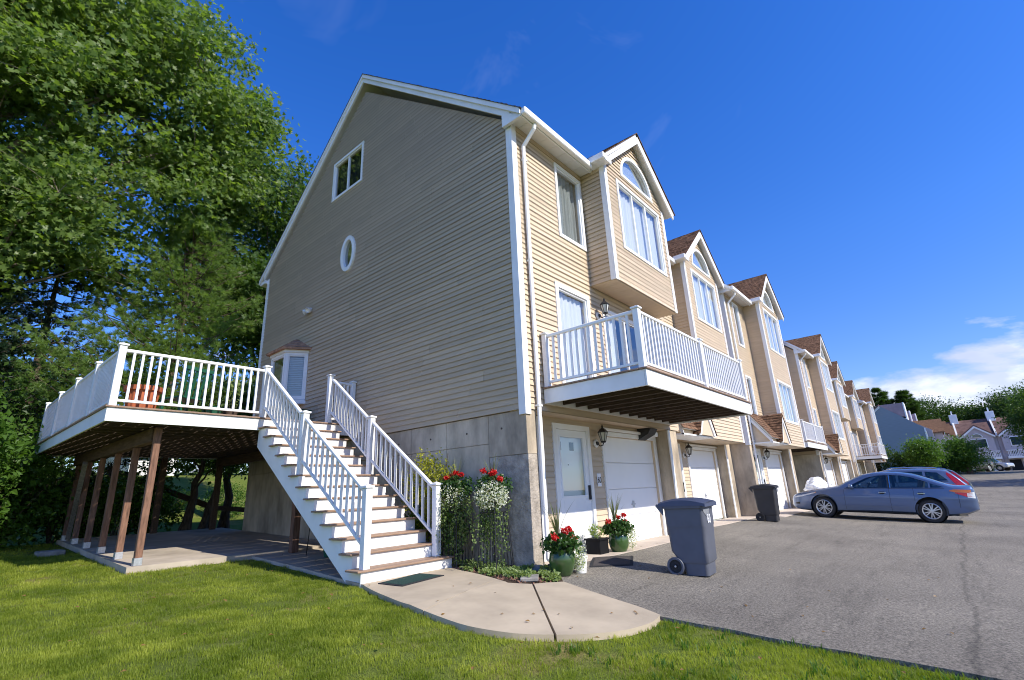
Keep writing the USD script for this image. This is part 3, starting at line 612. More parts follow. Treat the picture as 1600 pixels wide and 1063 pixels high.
        for e in ((1.22, 2.43), (2.50, 2.43)):
            e = np.array(e); q = [e, gp + [0, .12], gp - [0, .12], e + (.13 if e[0] < gp[0] else -.13) * np.array([1, 0])]
            put('gablet_rake', MB().poly(Polygon(q), [0, -.76, 0], X1, Z1, -Y1, .035), M['white_trim'], t)
            roof_slab(t, 'gablet_roof', -.79, -.12, (e[0], e[1] + .05), (gp[0], gp[1] + .17), .03, swap=True, course=.12)
    LOC[str(t.GetPath())] = P_
    return t

h1 = townhouse('townhouse', 'tan end townhouse with side gable wall and number 60 beside its door', (0, 0, 0), 'A', True)
# polygonal bay on the gable wall (windows with a blind), attic window pair, oval window
O0 = np.zeros(3)
window(h1, O0, Y1, Z1, -X1, 5.33, 9.48, 6.72, 10.62, lights=2, cover='dark_room', name='attic_window')
oval = lambda a, b: Polygon([(5.73 + a * math.cos(x), 7.38 + b * math.sin(x)) for x in np.linspace(0, 2 * math.pi, 40)[:-1]])
ow = put('oval_window', MB().poly(oval(.335, .515).difference(oval(.215, .40)), [.02, 0, 0], Y1, Z1, -X1, .075), M['white_vinyl'], h1, 30)
put('pane', MB().poly(oval(.22, .405), [.02, 0, 0], Y1, Z1, -X1, .004), M['pane'], ow); put('backing', MB().poly(oval(.23, .42), [.25, 0, 0], Y1, Z1, -X1, .01), M['dark_room'], ow)
by = [(0, 7.50), (-.48, 7.80), (-.48, 8.62), (0, 8.92)]
bw = MB(); bp = Polygon([(0, 7.45), (-.53, 7.77), (-.53, 8.65), (0, 8.97)])
bw.poly(bp, [0, 0, 3.62], X1, Y1, Z1, .10); bw.poly(bp, [0, 0, 5.02], X1, Y1, Z1, .10)
bay = put('side_bay', bw, M['white_vinyl'], h1)
for k in range(3):
    a, b = np.array([*by[k], 0.]), np.array([*by[k + 1], 0.]); U = (b - a) / np.linalg.norm(b - a); N = np.cross(U, Z1); N = N if N[0] * 1 + (N[1] * (-1 if k == 0 else 1 if k == 2 else 0)) * .5 < 0 or k == 1 else -N
    N = -N if (k == 1 and N[0] > 0) or (k == 0 and N[1] > 0) or (k == 2 and N[1] < 0) else N
    L = np.linalg.norm(b - a)
    window(h1, a, U, Z1, N, .07, 3.80, L - .07, 4.95, cover='blind' if k == 0 else None, casing=.068, proud=.02, slatted=(k == 0), name='bay_sash')
rt = MB(); base = np.array([(0.0, 7.32, 5.12), (-.62, 7.72, 5.12), (-.62, 8.70, 5.12), (0.0, 9.10, 5.12)]); ap = np.array([-.02, 8.21, 5.58]); ap0 = np.array([-.02, 8.21, 5.52])
rt.add(np.vstack([base, base - [0, 0, .03], ap]), [[0, 1, 8], [1, 2, 8], [2, 3, 8], [0, 4, 5], [0, 5, 1], [1, 5, 6], [1, 6, 2], [2, 6, 7], [2, 7, 3], [4, 6, 5], [4, 7, 6]])
put('side_bay_roof', rt, M['shingle_tan'], h1)
sr = MB()
for k in range(3):
    a, b = base[k], base[k + 1]
    for j in range(5):
        u0, u1 = j / 5.2, (j + 1.1) / 5.2
        p = [a + (ap - a) * u0, b + (ap - b) * u0, b + (ap - b) * u1, a + (ap - a) * u1]; n = np.cross(p[1] - p[0], p[3] - p[0]); n /= np.linalg.norm(n); n = n if n[2] > 0 else -n
        sr.add([p[0] + n * .022, p[1] + n * .022, p[2] + n * .006, p[3] + n * .006, p[0] - n * .01, p[1] - n * .01], [[0, 1, 2], [0, 2, 3], [0, 4, 5], [0, 5, 1]])
put('shingle_course', sr, M['shingle_tan'], h1, kind='stuff')
pool = [('townhouse_with_canopy', 'tan townhouse with a gabled canopy over its door, next to the end townhouse', (6.3, .72, 0), 'B'),
        ('townhouse_with_balcony', 'recessed tan townhouse mostly hidden behind the second two-window bay', (18.9, 1.65, 0), 'A')]
GR = 'townhouses along the row'
hb = townhouse(*pool[0][:3], 'B', False, GR)
ha = townhouse(*pool[1][:3], 'A', False, GR)
copy_of(hb, (12.45, .07, 0), 'tan townhouse with canopy directly behind the black bin')
copy_of(hb, (25.4, .2, 0), 'tan townhouse with two-storey bay just right of the balcony with the red chair')
copy_of(ha, (35.2, .77, 0), 'fifth visible bay of the row, with its arch window above a shallow overhang')
copy_of(ha, (45.8, 1.1, 0), 'tan townhouse above the far white balcony, second from the end of the row')
copy_of(hb, (52.6, .48, 0), 'last tan townhouse at the far end of the row')
for x0, x1, y in ((31.72, 35.1, 1.9), (41.6, 45.7, 2.0)):
    t = thing('link_house', f'plain set-back tan link building between the {"fourth and fifth" if x0 < 40 else "fifth and sixth"} bays', 'building', (x0, y, 0))
    put('wall', MB().poly(Polygon([(0, 0), (8.5, 0), (8.5, 8.2), (4.2, 11.6), (0, 8.2)]), [x0, y, 0], Y1, Z1, X1, x1 - x0), M['siding'], t)
    roof_slab(t, 'roof', 0, x1 - x0, (-.3, 8.1), (4.2, 11.75), .08) if False else put('roof', MB().poly(Polygon([(-.3, 8.05), (4.2, 11.7), (8.8, 8.05), (8.8, 8.2), (4.2, 11.85), (-.3, 8.2)]), [x0 + .01, y, 0], Y1, Z1, X1, x1 - x0 - .02), M['shingle'], t)
put('garage_apron', sheet(Polygon([(.86, -.28), (2.6, -.36), (5.6, -.36), (6.3, -.30), (6.6, .25), (9.0, .10), (12.2, .1), (12.4, -.62), (18.2, -.62), (18.6, .9), (25, .9), (25.2, -.5), (31.4, -.5), (31.4, 1.0), (.3, .9), (.3, .2)]), .012, .05), M['apron_concrete'], label='pale concrete strip in front of the garage doors', kind='structure')

# ------------------------------------------------------------------ railings, balcony, deck, stairs
def post(parent, x, y, z0, z1, w=.105, m='white_vinyl', name='post'):
    mb = MB().box(x - w / 2, x + w / 2, y - w / 2, y + w / 2, z0, z1 - .05, .006)
    p = put(name, mb, M[m], parent)
    c = MB().box(x - w / 2 - .02, x + w / 2 + .02, y - w / 2 - .02, y + w / 2 + .02, z1 - .05, z1 - .02, .004)
    h = w / 2 + .005; c.add([(x - h, y - h, z1 - .02), (x + h, y - h, z1 - .02), (x + h, y + h, z1 - .02), (x - h, y + h, z1 - .02), (x, y, z1 + .01)], [[0, 1, 4], [1, 2, 4], [2, 3, 4], [3, 0, 4]])
    put('post_cap', c, M[m], p)
    return p
def railing(parent, p, q, top, bot, n, w=.052, sq=.036, m='white_vinyl'):
    """Top and bottom rail from p to q (heights above their z) with n upright balusters between."""
    p, q = np.array(p, float), np.array(q, float)
    put('top_rail', MB().bar(p + [0, 0, top], q + [0, 0, top], w + .012, .055, c=.01), M[m], parent)
    put('bottom_rail', MB().bar(p + [0, 0, bot], q + [0, 0, bot], w - .006, .045, c=.006), M[m], parent)
    d = (q - p); d2 = np.array([d[0], d[1], 0]) / np.hypot(d[0], d[1]); ax = np.array([d2, np.cross(Z1, d2), Z1])
    for k in range(n):
        c = p + d * (k + 1) / (n + 1); z0, z1 = c[2] + bot, c[2] + top
        put('baluster', MB().obox([c[0], c[1], (z0 + z1) / 2], ax, (sq / 2, sq / 2, (z1 - z0) / 2)), M[m], parent)

def balcony(label, loc, L=5.2, P=1.97, near=True, nb=(13, 19, 19)):
    t = thing('balcony', label, 'balcony', loc, 'white balconies along the row'); o = np.array(loc, float)
    Bx = lambda *a, **k: MB().box(o[0] + a[0], o[0] + a[1], o[1] + a[2], o[1] + a[3], o[2] + a[4], o[2] + a[5], *a[6:])
    put('fascia', Bx(0, L, -P, -P + .035, 0, .255, .004), M['white_trim'], t); put('fascia', Bx(0, .035, -P + .036, -.03, 0, .255, .004), M['white_trim'], t); put('fascia', Bx(L - .035, L, -P + .036, -.03, 0, .255, .004), M['white_trim'], t)
    for k in range(13 if near else 7):
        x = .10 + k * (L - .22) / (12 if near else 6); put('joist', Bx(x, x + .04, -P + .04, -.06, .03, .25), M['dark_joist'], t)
    put('ledger', Bx(.04, L - .04, -.058, -.022, .0, .25), M['white_trim'], t)
    n = 13
    for k in range(n):
        a = -P - .03 + k * (P - .0) / n; put('deck_board', Bx(-.03, L + .03, a, a + P / n - .007, .258, .284, .004), M['deck_board'], t)
    z0, zt = .285, 1.30
    pts = [(.06, -.09), (.06, -P + .07), (L * .5 + .06, -P + .07), (L - .06, -P + .07), (L - .06, -.09)]
    for x, y in pts: post(t, o[0] + x, o[1] + y, o[2] + z0, o[2] + zt, .10)
    for (a, b), k in zip(zip(pts[:-1], pts[1:]), (nb[0], nb[1], nb[2], nb[0])):
        d = np.array([b[0] - a[0], b[1] - a[1], 0]); d /= np.linalg.norm(d)
        railing(t, o + [a[0], a[1], z0] + d * .05, o + [b[0], b[1], z0] - d * .05, .93, .09, k)
    return t
balcony('large white balcony with brown underside above the door of number 60', (.50, 0, 2.57))
b2 = balcony('white balcony behind the black bin with a red chair on it', (20.6, 1.65, 2.57), 4.9, 1.9, False, (9, 17, 17))
copy_of(b2, (46.4, 1.1, 2.57), 'farthest white balcony, near the end of the row')

# deck on posts at the side of the end house
dk = thing('deck', 'raised wooden deck with white railing on brown posts beside the gable wall', 'deck', (-2.3, 5.0, .2))
x0, x1, y0, y1, zt = -4.57, -.03, 5.0, 12.0, 2.77
ang = 45; S2 = math.sqrt(.5)
foot = sbox(x0 + .115, y0 + .112, x1 - .002, y1 - .122)
for a in ((x0 - .025, x1, y0 - .03, y0 + .108), (x0 - .025, x0 + .111, y0 + .110, y1 - .12), (x0 - .025, x1, y1 - .118, y1 + .02)): put('edge_board', MB().box(*a, zt - .029, zt, .004), M['deck_board'], dk)
bwid, gap = .130, .023
smin = (x0 * S2 - y1 * S2); k = 0
s = smin - .2
while s < (x1 * S2 - y0 * S2) + .2:
    # boards run along (1,1)/sqrt2, offset along (1,-1)/sqrt2
    a = np.array([S2, -S2]) * s; d = np.array([S2, S2]); b = np.array([S2, -S2]) * (s + bwid)
    strip = Polygon([a - d * 40, a + d * 40, b + d * 40, b - d * 40]).intersection(foot)
    if strip.area > .01: put('deck_board', MB().poly(strip, [0, 0, zt - .016], X1, Y1, Z1, .0155), M['deck_board'], dk)
    s += bwid + gap
put('fascia', MB().box(x0, x1, y0, y0 + .035, zt - .255, zt - .03, .004), M['white_trim'], dk)
put('fascia', MB().box(x0, x0 + .035, y0 + .036, y1, zt - .255, zt - .03, .004), M['white_trim'], dk)
put('fascia', MB().box(x0 + .036, x1, y1 - .035, y1, zt - .255, zt - .03, .004), M['white_trim'], dk)
for k in range(17):
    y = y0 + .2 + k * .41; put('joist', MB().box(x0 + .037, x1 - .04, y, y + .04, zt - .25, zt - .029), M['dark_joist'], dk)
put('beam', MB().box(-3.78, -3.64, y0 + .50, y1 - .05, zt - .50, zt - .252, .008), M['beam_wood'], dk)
put('beam', MB().box(-.42, -.28, 5.4, y1 - .05, zt - .50, zt - .252, .008), M['beam_wood'], dk)
for k, y in enumerate((5.42, 6.62, 7.9, 9.2, 10.45, 11.6)):
    zg = G(-3.7, y) + .07
    p = put('support_post', MB().box(-3.757, -3.653, y - .052, y + .052, zg + .10, zt - .505 if k else zt - .26, .008), M['post_wood'], dk)
    put('post_base', MB().box(-3.765, -3.645, y - .06, y + .06, zg - .0, zg + .12, .004), M['zinc'], p)
put('brace', MB().bar((-3.66, 11.5, .55), (-3.9, 9.8, 2.2), .09, .09), M['grey_wood'], dk)
p = put('support_post', MB().box(-1.27, -1.13, 4.98 + .06, 5.18, G(-1.2, 5.1) + .02, zt - .26, .008), M['post_wood'], dk)
p = put('support_post', MB().box(-.5, -.36, 11.5, 11.64, G(-.4, 11.5), zt - .5, .008), M['beam_wood'], dk)
p = put('support_post', MB().box(-1.9, -1.76, 11.7, 11.84, G(-1.8, 11.7), zt - .26, .008), M['beam_wood'], dk)
PX = x0 + .07
ys = [5.07, 6.66, 8.40, 10.2, 11.93]
for y in ys: post(dk, PX, y, zt, 3.85)
xs = [PX, -2.08]
post(dk, -2.08, 5.07, zt, 3.85)
railing(dk, (PX + .05, 5.07, zt), (-2.13, 5.07, zt), .955, .10, 17)
for a, b in zip(ys[:-1], ys[1:]): railing(dk, (PX, a + .05, zt), (PX, b - .05, zt), .955, .10, 13)
post(dk, -2.3, 11.93, zt, 3.85); railing(dk, (PX + .05, 11.93, zt), (-2.35, 11.93, zt), .955, .10, 17); railing(dk, (-2.25, 11.93, zt), (-.08, 11.93, zt), .955, .10, 17)
post(dk, -.66, 5.07, zt, 3.88); post(dk, -.085, 5.07, zt, 3.80, .09); railing(dk, (-.61, 5.07, zt), (-.13, 5.07, zt), .93, .10, 4)

sc = thing('staircase', 'white wooden staircase with brown treads leading up to the deck', 'stairs', (-1.3, 1.3, 0))
XL, XR, ys0, run, rise = -2.12, -.55, 1.28, .29, .1975
zb0 = lambda k: rise * k
for k in range(13):
    yk = ys0 + run * k; z = rise * (k + 1)
    first = .06 if k == 0 else 0
    put('tread', MB().box(XL - .05 - first, XR + .03 + first, yk - .035, yk + run + .0, z - .028, z, .006), M['tread'], sc)
for k in range(14):
    yk = ys0 + run * k; put('riser', MB().box(XL + .0 - (.04 if k == 0 else 0), XR - (0 if k else -.06), yk, yk + .02, rise * k + .001 - (.05 if k == 0 else 0), rise * (k + 1) - .029), M['white_trim'], sc)
for x in (XL, XR - .04):
    pts = []
    for k in range(13): pts += [(ys0 + run * k + .022, rise * k - (.02 if k == 0 else 0)), (ys0 + run * k + .022, rise * (k + 1) - .03)]
    pts += [(ys0 + run * 13 + .02, rise * 13 - .03), (ys0 + run * 13 + .02, rise * 13 - .37), (ys0 + .42, -.0)]
    put('stringer', MB().poly(Polygon(pts), [x, 0, 0], Y1, Z1, X1, .04), M['white_trim'], sc)
for X in (XL + .045, XR - .075):
    lo = X < -1
    q = [(1.33, .1975, 1.33), (3.34, .1975 * 7, 2.68)] if lo else [(1.50, .1975, 1.35), (3.46, .1975 * 7, 2.73)]
    for y, z0, z1 in q: post(sc, X, y, z0, z1, .11)
    tops = [(q[0][0], q[0][2]), (q[1][0], q[1][2]), (5.05, 3.85 if lo else 3.88)]
    for (ya, za), (yb, zb) in zip(tops[:-1], tops[1:]):
        railing(sc, (X, ya + .04, za - .96), (X, yb - .04, zb - .96 - .04), .86, .12, 11)

# ------------------------------------------------------------------ vehicles
class Spec: pass
def pc(pts):
    p = np.array(pts, float); f = PchipInterpolator(p[:, 0], p[:, 1]); lo, hi = p[0, 0], p[-1, 0]
    return lambda s: f(np.clip(s, lo, hi))
def car(name, label, cat, loc, rotz, rotx, sp, body, group=None):
    """A car lofted from its side outline and plan; local x across, y towards its nose, z up; wheel wells are cut out."""
    import manifold3d as m3
    t = thing(name, label, cat, loc, group, rotx, rotz); LOC[str(t.GetPath())] = np.zeros(3)
    zt, zb, wm, belt = pc(sp.top), pc(sp.bot), pc(sp.plan), pc(sp.belt)
    L = sp.top[-1][0]; mid = L / 2
    def W(s, z):
        s = np.asarray(s, float); z = np.asarray(z, float); w = wm(s); bl = belt(s)
        low = w * (1 - .11 * np.clip((.52 - z) / .32, 0, 1) ** 2 - .045 * np.clip((z - .60) / np.maximum(bl - .60, .05), 0, 1) ** 2 + .012 * np.exp(-((z - .70) / .05) ** 2))
        return np.where(z <= bl, low, w * .955 - (z - bl) * sp.tumble)
    S = np.unique(np.concatenate([np.linspace(0, .3, 9), np.linspace(.3, L - .3, 64), np.linspace(L - .3, L, 9)])); nt = 9; ns = 14; rings = []
    cr = sp.corner
    for s in S:
        a, b = float(zt(s)), float(zb(s)); c = max(min(cr, (a - b) * .4), .03); zs = np.linspace(b, a - c, ns)
        side = np.column_stack([W(s, zs), zs]); side[0, 0] *= .9
        wc = float(W(s, a - c)); ph = np.linspace(0, math.pi / 2, nt + 1)[1:]
        top = np.column_stack([wc * np.cos(ph) ** (2 / 3.6), a - c + c * np.sin(ph) ** (2 / 3.6)]); top[-1, 0] = 0
        half = np.vstack([[0, b], side, top]); full = np.vstack([half, half[-2:0:-1] * [-1, 1]])
        rings.append(np.column_stack([full[:, 0], np.full(len(full), mid - s), full[:, 1]]))
    R = np.array(rings); K = R.shape[1]; n = len(S); k = np.arange(K); f = []
    for i in range(n - 1): f.append(np.stack([i * K + k, i * K + (k + 1) % K, (i + 1) * K + (k + 1) % K, (i + 1) * K + k], 1))
    q = np.vstack(f); F = np.vstack([q[:, [0, 2, 1]], q[:, [0, 3, 2]]])
    V = np.vstack([R.reshape(-1, 3), R[0].mean(0), R[-1].mean(0)])
    F = np.vstack([F, np.stack([np.full(K, n * K), k, (k + 1) % K], 1), np.stack([np.full(K, n * K + 1), (n - 1) * K + (k + 1) % K, (n - 1) * K + k], 1)])
    solid = m3.Manifold(m3.Mesh(V.astype(np.float32), F.astype(np.uint32)))
    if solid.is_empty() or solid.volume() < 0: solid = m3.Manifold(m3.Mesh(V.astype(np.float32), F[:, ::-1].copy().astype(np.uint32)))
    for s in sp.axles:
        cyl = m3.Manifold.cylinder(.36, sp.wr + .055, sp.wr + .055, 40, True).rotate([0, 90, 0])
        for sx in (-1, 1): solid = solid - cyl.translate([sx * (float(wm(s)) - .10), mid - s, sp.wr + .02])
    s_in = np.linspace(sp.cabin[0], sp.cabin[1], 40); rings = []
    for s in s_in:
        z1 = float(zt(s)) - .05; zs = np.linspace(.50, max(z1 - .05, .62), 10); sd = np.column_stack([np.minimum(W(s, zs), float(W(s, .6))) - .055, zs]); half = np.vstack([sd, [sd[-1, 0] - .07, max(z1, .66)]]); full = np.vstack([half, half[::-1] * [-1, 1]])
        rings.append(np.column_stack([full[:, 0], np.full(len(full), mid - s), full[:, 1]]))
    R2 = np.array(rings); K2 = R2.shape[1]; k2 = np.arange(K2); q2 = np.vstack([np.stack([i * K2 + k2, i * K2 + (k2 + 1) % K2, (i + 1) * K2 + (k2 + 1) % K2, (i + 1) * K2 + k2], 1) for i in range(39)])
    V2 = np.vstack([R2.reshape(-1, 3), R2[0].mean(0), R2[-1].mean(0)]); F2 = np.vstack([q2[:, [0, 2, 1]], q2[:, [0, 3, 2]], np.stack([np.full(K2, 40 * K2), k2, (k2 + 1) % K2], 1), np.stack([np.full(K2, 40 * K2 + 1), 39 * K2 + (k2 + 1) % K2, 39 * K2 + k2], 1)])
    inner = m3.Manifold(m3.Mesh(V2.astype(np.float32), F2.astype(np.uint32)))
    if inner.volume() < 0 or inner.is_empty(): inner = m3.Manifold(m3.Mesh(V2.astype(np.float32), F2[:, ::-1].copy().astype(np.uint32)))
    solid = solid - inner
    for lo, up in sp.glass:
        pg = shapely.geometry.polygon.orient(Polygon([(mid - a, b) for a, b in lo] + [(mid - a, b) for a, b in up[::-1]]).buffer(0)); cs = m3.CrossSection([np.array(pg.exterior.coords)[:-1]])
        solid = solid - m3.Manifold.extrude(cs, 2.6).transform(np.array([[0, 0, 1, -1.3], [1, 0, 0, 0], [0, 1, 0, 0]], float))
    for a, b, w_, z_ in ((sp.ws[0] + .06, sp.ws[1] - .02, .62, float(zt(sp.ws[0])) - .06), (sp.rw[0] + .03, sp.rw[1] - .06, .58, float(zt(sp.rw[1])) - .07)):
        solid = solid - m3.Manifold.cube([2 * w_, b - a, 1.2]).translate([-w_, mid - b, z_])
    for x in (-.38, .38):
        for s in sp.seats:
            st_ = MB(); st_.obox((x, mid - s, .62), np.eye(3), (.25, .24, .09), .05); rk = np.array([[1, 0, 0], [0, .97, .25], [0, -.25, .97]]); st_.obox((x, mid - s - .30, .92), rk, (.24, .07, .33), .05); st_.obox((x, mid - s - .37, 1.27 if s < 2.6 else 1.18), rk, (.13, .05, .09), .04)
            put('seat', st_, M['seat_cloth'], t)
    put('dashboard', MB().obox((0, mid - sp.cabin[0] - .32, .86), np.eye(3), (.68, .22, .10), .06), M['car_dark'], t); th_ = np.linspace(0, 2 * math.pi, 25); put('steering_wheel', MB().tube(np.stack([-.38 + .18 * np.cos(th_), mid - sp.cabin[0] - .62 - .06 * np.sin(th_), .95 + .17 * np.sin(th_)], 1), .014, 6), M['car_dark'], t)
    put('body', (lambda m: (np.array(m.vert_properties[:, :3]), np.array(m.tri_verts)))(solid.to_mesh()), M[body], t, 34)
    for s in sp.axles:
        for sx in (-1, 1):
            put('wheel_well', MB().lathe([(sp.wr + .05, 0), (sp.wr + .05, .30), (0, .30)], (sx * (float(wm(s)) - .03), mid - s, sp.wr + .02), 28, (Z1, Y1, -X1 * sx)), M['car_dark'], t, 30)
            c = np.array([sx * (float(wm(s)) - .035), mid - s, sp.wr]); ax = (Z1, Y1 * sx, X1 * sx)
            r = sp.wr
            w = put('wheel', MB().lathe([(.20, -.19), (r - .03, -.20), (r, -.17), (r, -.03), (r - .035, .0), (.235, -.005), (.225, -.03)], c, 36, ax), M['tyre'], t, 35)
            rm = MB().lathe([(.228, -.19), (.205, -.10), (.205, -.03), (.232, -.004), (.222, .002), (.20, -.02)], c, 36, ax)
            for j in range(12):
                th = (j // 2) * math.pi / 3 + (.13 if j % 2 else -.13); d = math.cos(th) * Z1 + math.sin(th) * Y1; th2 = (j // 2) * math.pi / 3 + (.19 if j % 2 else -.19); d2 = math.cos(th2) * Z1 + math.sin(th2) * Y1
                rm.bar(c + d * .035 - X1 * sx * .012, c + d2 * .21 - X1 * sx * .018, .026, .022, up=X1)
            rm.lathe([(0, .004), (.035, .002), (.05, -.012), (.05, -.04)], c, 16, ax)
            put('rim', rm, M['rim'], w, 30); put('brake', MB().lathe([(0, -.10), (.205, -.10)], c, 24, ax), M['car_dark'], w)
    def patch(lower, upper, sx, off, ncol=30, nrow=6):
        lo, up = np.array(lower, float), np.array(upper, float); a, b = max(lo[0, 0], up[0, 0]), min(lo[-1, 0], up[-1, 0])
        s = np.unique(np.concatenate([np.linspace(a, b, ncol), lo[:, 0], up[:, 0]])); s = s[(s >= a) & (s <= b)]; zl, zu = np.interp(s, *lo.T), np.interp(s, *up.T)
        ss = np.repeat(s[:, None], nrow, 1); zz = zl[:, None] + (zu - zl)[:, None] * np.linspace(0, 1, nrow)
        v = np.stack([sx * (W(ss, zz) + off), mid - ss, zz], -1).reshape(-1, 3); i, j = np.meshgrid(np.arange(len(s) - 1), np.arange(nrow - 1), indexing='ij')
        return v, np.stack([i * nrow + j, i * nrow + j + 1, (i + 1) * nrow + j + 1, (i + 1) * nrow + j], -1).reshape(-1, 4)
    def top_patch(s0, s1, u, off=.005):
        s = np.linspace(s0, s1, 12); g = np.linspace(-u, u, 15); P = []
        for a in s:
            h = float(zt(a)); c = max(min(cr, (h - float(zb(a))) * .4), .03); wc = float(W(a, h - c)); xx = g * wc
            P.append(np.column_stack([xx, np.full(15, mid - a), h - c + c * (1 - np.abs(g) ** 3.6) ** (1 / 3.6)]))
        P = np.array(P); dz = np.gradient(P[:, 7, 2]) / np.gradient(-P[:, 7, 1]); nn = np.stack([np.zeros(12), dz, np.ones(12)], -1); nn /= np.linalg.norm(nn, axis=1)[:, None]
        P += nn[:, None] * off; i, j = np.meshgrid(np.arange(11), np.arange(14), indexing='ij'); return P.reshape(-1, 3), np.stack([i * 15 + j, i * 15 + j + 1, (i + 1) * 15 + j + 1, (i + 1) * 15 + j], -1).reshape(-1, 4)
    put('windscreen', MB().add(*top_patch(*sp.ws, .90, .004)), M['car_pane'], t, 60); put('rear_window', MB().add(*top_patch(*sp.rw, .86, .004)), M['car_pane'], t, 60)
    for sx in (-1, 1):
        for lo, up in sp.glass: put('side_window', MB().add(*patch(lo, up, sx, -.014)), M['car_pane'], t, 40)
        tr = MB()
        for lo, up in sp.trim: tr.add(*patch(lo, up, sx, .0075, 20, 2))
        put('window_trim', tr, M['car_dark'], t)
        se = MB()
        for s, z0, z1, ds in sp.seams: se.add(*patch([(s - .004, z0), (s + .004, z0)], [(s - .004 + 0, z1), (s + .004, z1)], sx, .0025, 2, 14))
        put('door_seam', se, M['car_dark'], t, kind='stuff')
        for m_, nm, lo, up in sp.lights: put(nm, MB().add(*patch(lo, up, sx, .006, 16, 4)), M[m_], t, 40)
        put('side_moulding', MB().add(*patch([(sp.axles[0] + .52, .40), (sp.axles[1] - .5, .43)], [(sp.axles[0] + .52, .425), (sp.axles[1] - .5, .455)], sx, .012)), M[body], t)
        put('sill_trim', MB().add(*patch([(sp.axles[0] + .46, .20), (sp.axles[1] - .44, .20)], [(sp.axles[0] + .46, .245), (sp.axles[1] - .44, .245)], sx, .006)), M['car_dark'], t)
        for s in sp.handles:
            x = sx * (float(W(s, .83)) + .018); put('door_handle', MB().box(x - .014, x + .014, mid - s - .09, mid - s + .09, .815, .845, .01), M['chrome'], t)
            put('handle_cup', MB().add(*patch([(s - .07, .79), (s + .05, .79)], [(s - .07, .86), (s + .05, .86)], sx, .003, 6, 3)), M['car_dark'], t)
        x = sx * (float(W(sp.mirror, .95)) + .10); mr = trimesh.creation.icosphere(2); v = mr.vertices * [.11, .075, .075]; v[:, 1] = np.maximum(v[:, 1], -.045)
        mi = MB().add(v + [x, mid - sp.mirror, 1.0], mr.faces); mi.bar((x - sx * .05, mid - sp.mirror, .96), (x - sx * .16, mid - sp.mirror + .02, .93), .05, .03); put('mirror', mi, M[body], t, 40)
        if sp.pillar: put('pillar_strip', MB().add(*patch(*sp.pillar, sx, .009, 4, 8)), M['chrome'], t)
    fr, rr = float(wm(0)), float(wm(L))
    for nm, m_, y, z0, z1, w in (('grille', 'car_dark', mid + .004, .42, .58, fr * .7), ('number_plate', 'paint_white', -mid - .006, .62, .74, .16), ('bumper_strip', 'car_dark', -mid - .002, .50, .53, rr * .8)):
        put(nm, MB().box(-w, w, y - .006, y + .006, z0, z1, .004), M[m_], t)
    put('exhaust', MB().tube([(-.45, -mid + .60, .23), (-.45, -mid + .28, .225)], .03, 10), M['chrome'], t)
    if sp.rails:
        for sx in (-1, 1):
            ss = np.linspace(sp.rails[0], sp.rails[1], 12); put('roof_rail', MB().tube([(sx * (float(W(a, float(zt(a)) - .1)) - .07), mid - a, float(zt(a)) + (.005 if k in (0, 11) else .05)) for k, a in enumerate(ss)], .018, 8), M['chrome'], t, 40)
    return t
sedan = Spec()
sedan.top = [(0, .60), (.05, .68), (.30, .785), (.8, .90), (1.20, .975), (1.42, 1.02), (1.75, 1.20), (2.15, 1.385), (2.55, 1.458), (2.95, 1.465), (3.35, 1.42), (3.80, 1.275), (4.20, 1.125), (4.36, 1.085), (4.62, 1.072), (4.74, 1.075), (4.79, 1.0), (4.83, .80)]
sedan.bot = [(0, .34), (.12, .24), (.5, .20), (4.0, .20), (4.5, .26), (4.83, .40)]
sedan.plan = [(0, .56), (.06, .66), (.20, .765), (.5, .85), (1.0, .895), (2.4, .905), (3.9, .895), (4.4, .845), (4.7, .76), (4.79, .70), (4.83, .62)]
sedan.belt = [(0, .62), (1.0, .86), (1.4, .925), (4.1, 1.005), (4.83, .99)]; sedan.tumble = .46; sedan.corner = .12; sedan.wr = .33; sedan.axles = (.975, 3.751)
sedan.cabin = (1.60, 4.02); sedan.seats = (2.25, 3.25); sedan.ws = (1.47, 2.18); sedan.rw = (3.40, 4.16); sedan.mirror = 1.83; sedan.rails = None
sedan.glass = [([(1.68, .955), (1.90, .955), (2.78, .975)], [(1.68, .965), (1.90, 1.09), (2.25, 1.275), (2.55, 1.345), (2.78, 1.36)]), ([(2.86, .978), (3.78, 1.0)], [(2.86, 1.362), (3.1, 1.355), (3.4, 1.30), (3.72, 1.18), (3.78, 1.15)]), ([(3.82, 1.0), (4.0, 1.005), (4.12, 1.02)], [(3.82, 1.13), (4.0, 1.07), (4.12, 1.025)])]
sedan.trim = [([(1.62, .935), (4.14, .988)], [(1.62, .95), (4.14, 1.0)]), ([(2.785, .975), (2.855, .978)], [(2.785, 1.36), (2.855, 1.362)])]
sedan.pillar = ([(2.83, .98), (2.85, .98)], [(2.83, 1.355), (2.85, 1.355)])
sedan.seams = [(1.60, .30, .90, 0), (2.80, .26, .96, 0), (3.40, .62, .98, 0), (4.42, .44, .86, 0)]
sedan.handles = (2.62, 3.58)
sedan.lights = [('headlamp', 'headlight', [(.10, .60), (.35, .645), (.78, .775)], [(.10, .63), (.35, .755), (.78, .785)]), ('amber', 'indicator', [(.52, .795), (.80, .782)], [(.52, .80), (.80, .81)]), ('car_dark', 'fog_lamp', [(.10, .40), (.26, .40)], [(.10, .43), (.26, .47)]),
                ('amber', 'tail_light', [(4.24, .91), (4.36, .88), (4.72, .87)], [(4.24, .93), (4.36, .965), (4.72, .955)]), ('tail_red', 'tail_light', [(4.36, .855), (4.60, .76), (4.74, .76)], [(4.36, .878), (4.60, .868), (4.74, .868)]), ('headlamp', 'reversing_light', [(4.62, .74), (4.79, .72)], [(4.62, .86), (4.79, .90)])]
def place(x, y0, y1, xoff=0): return y0
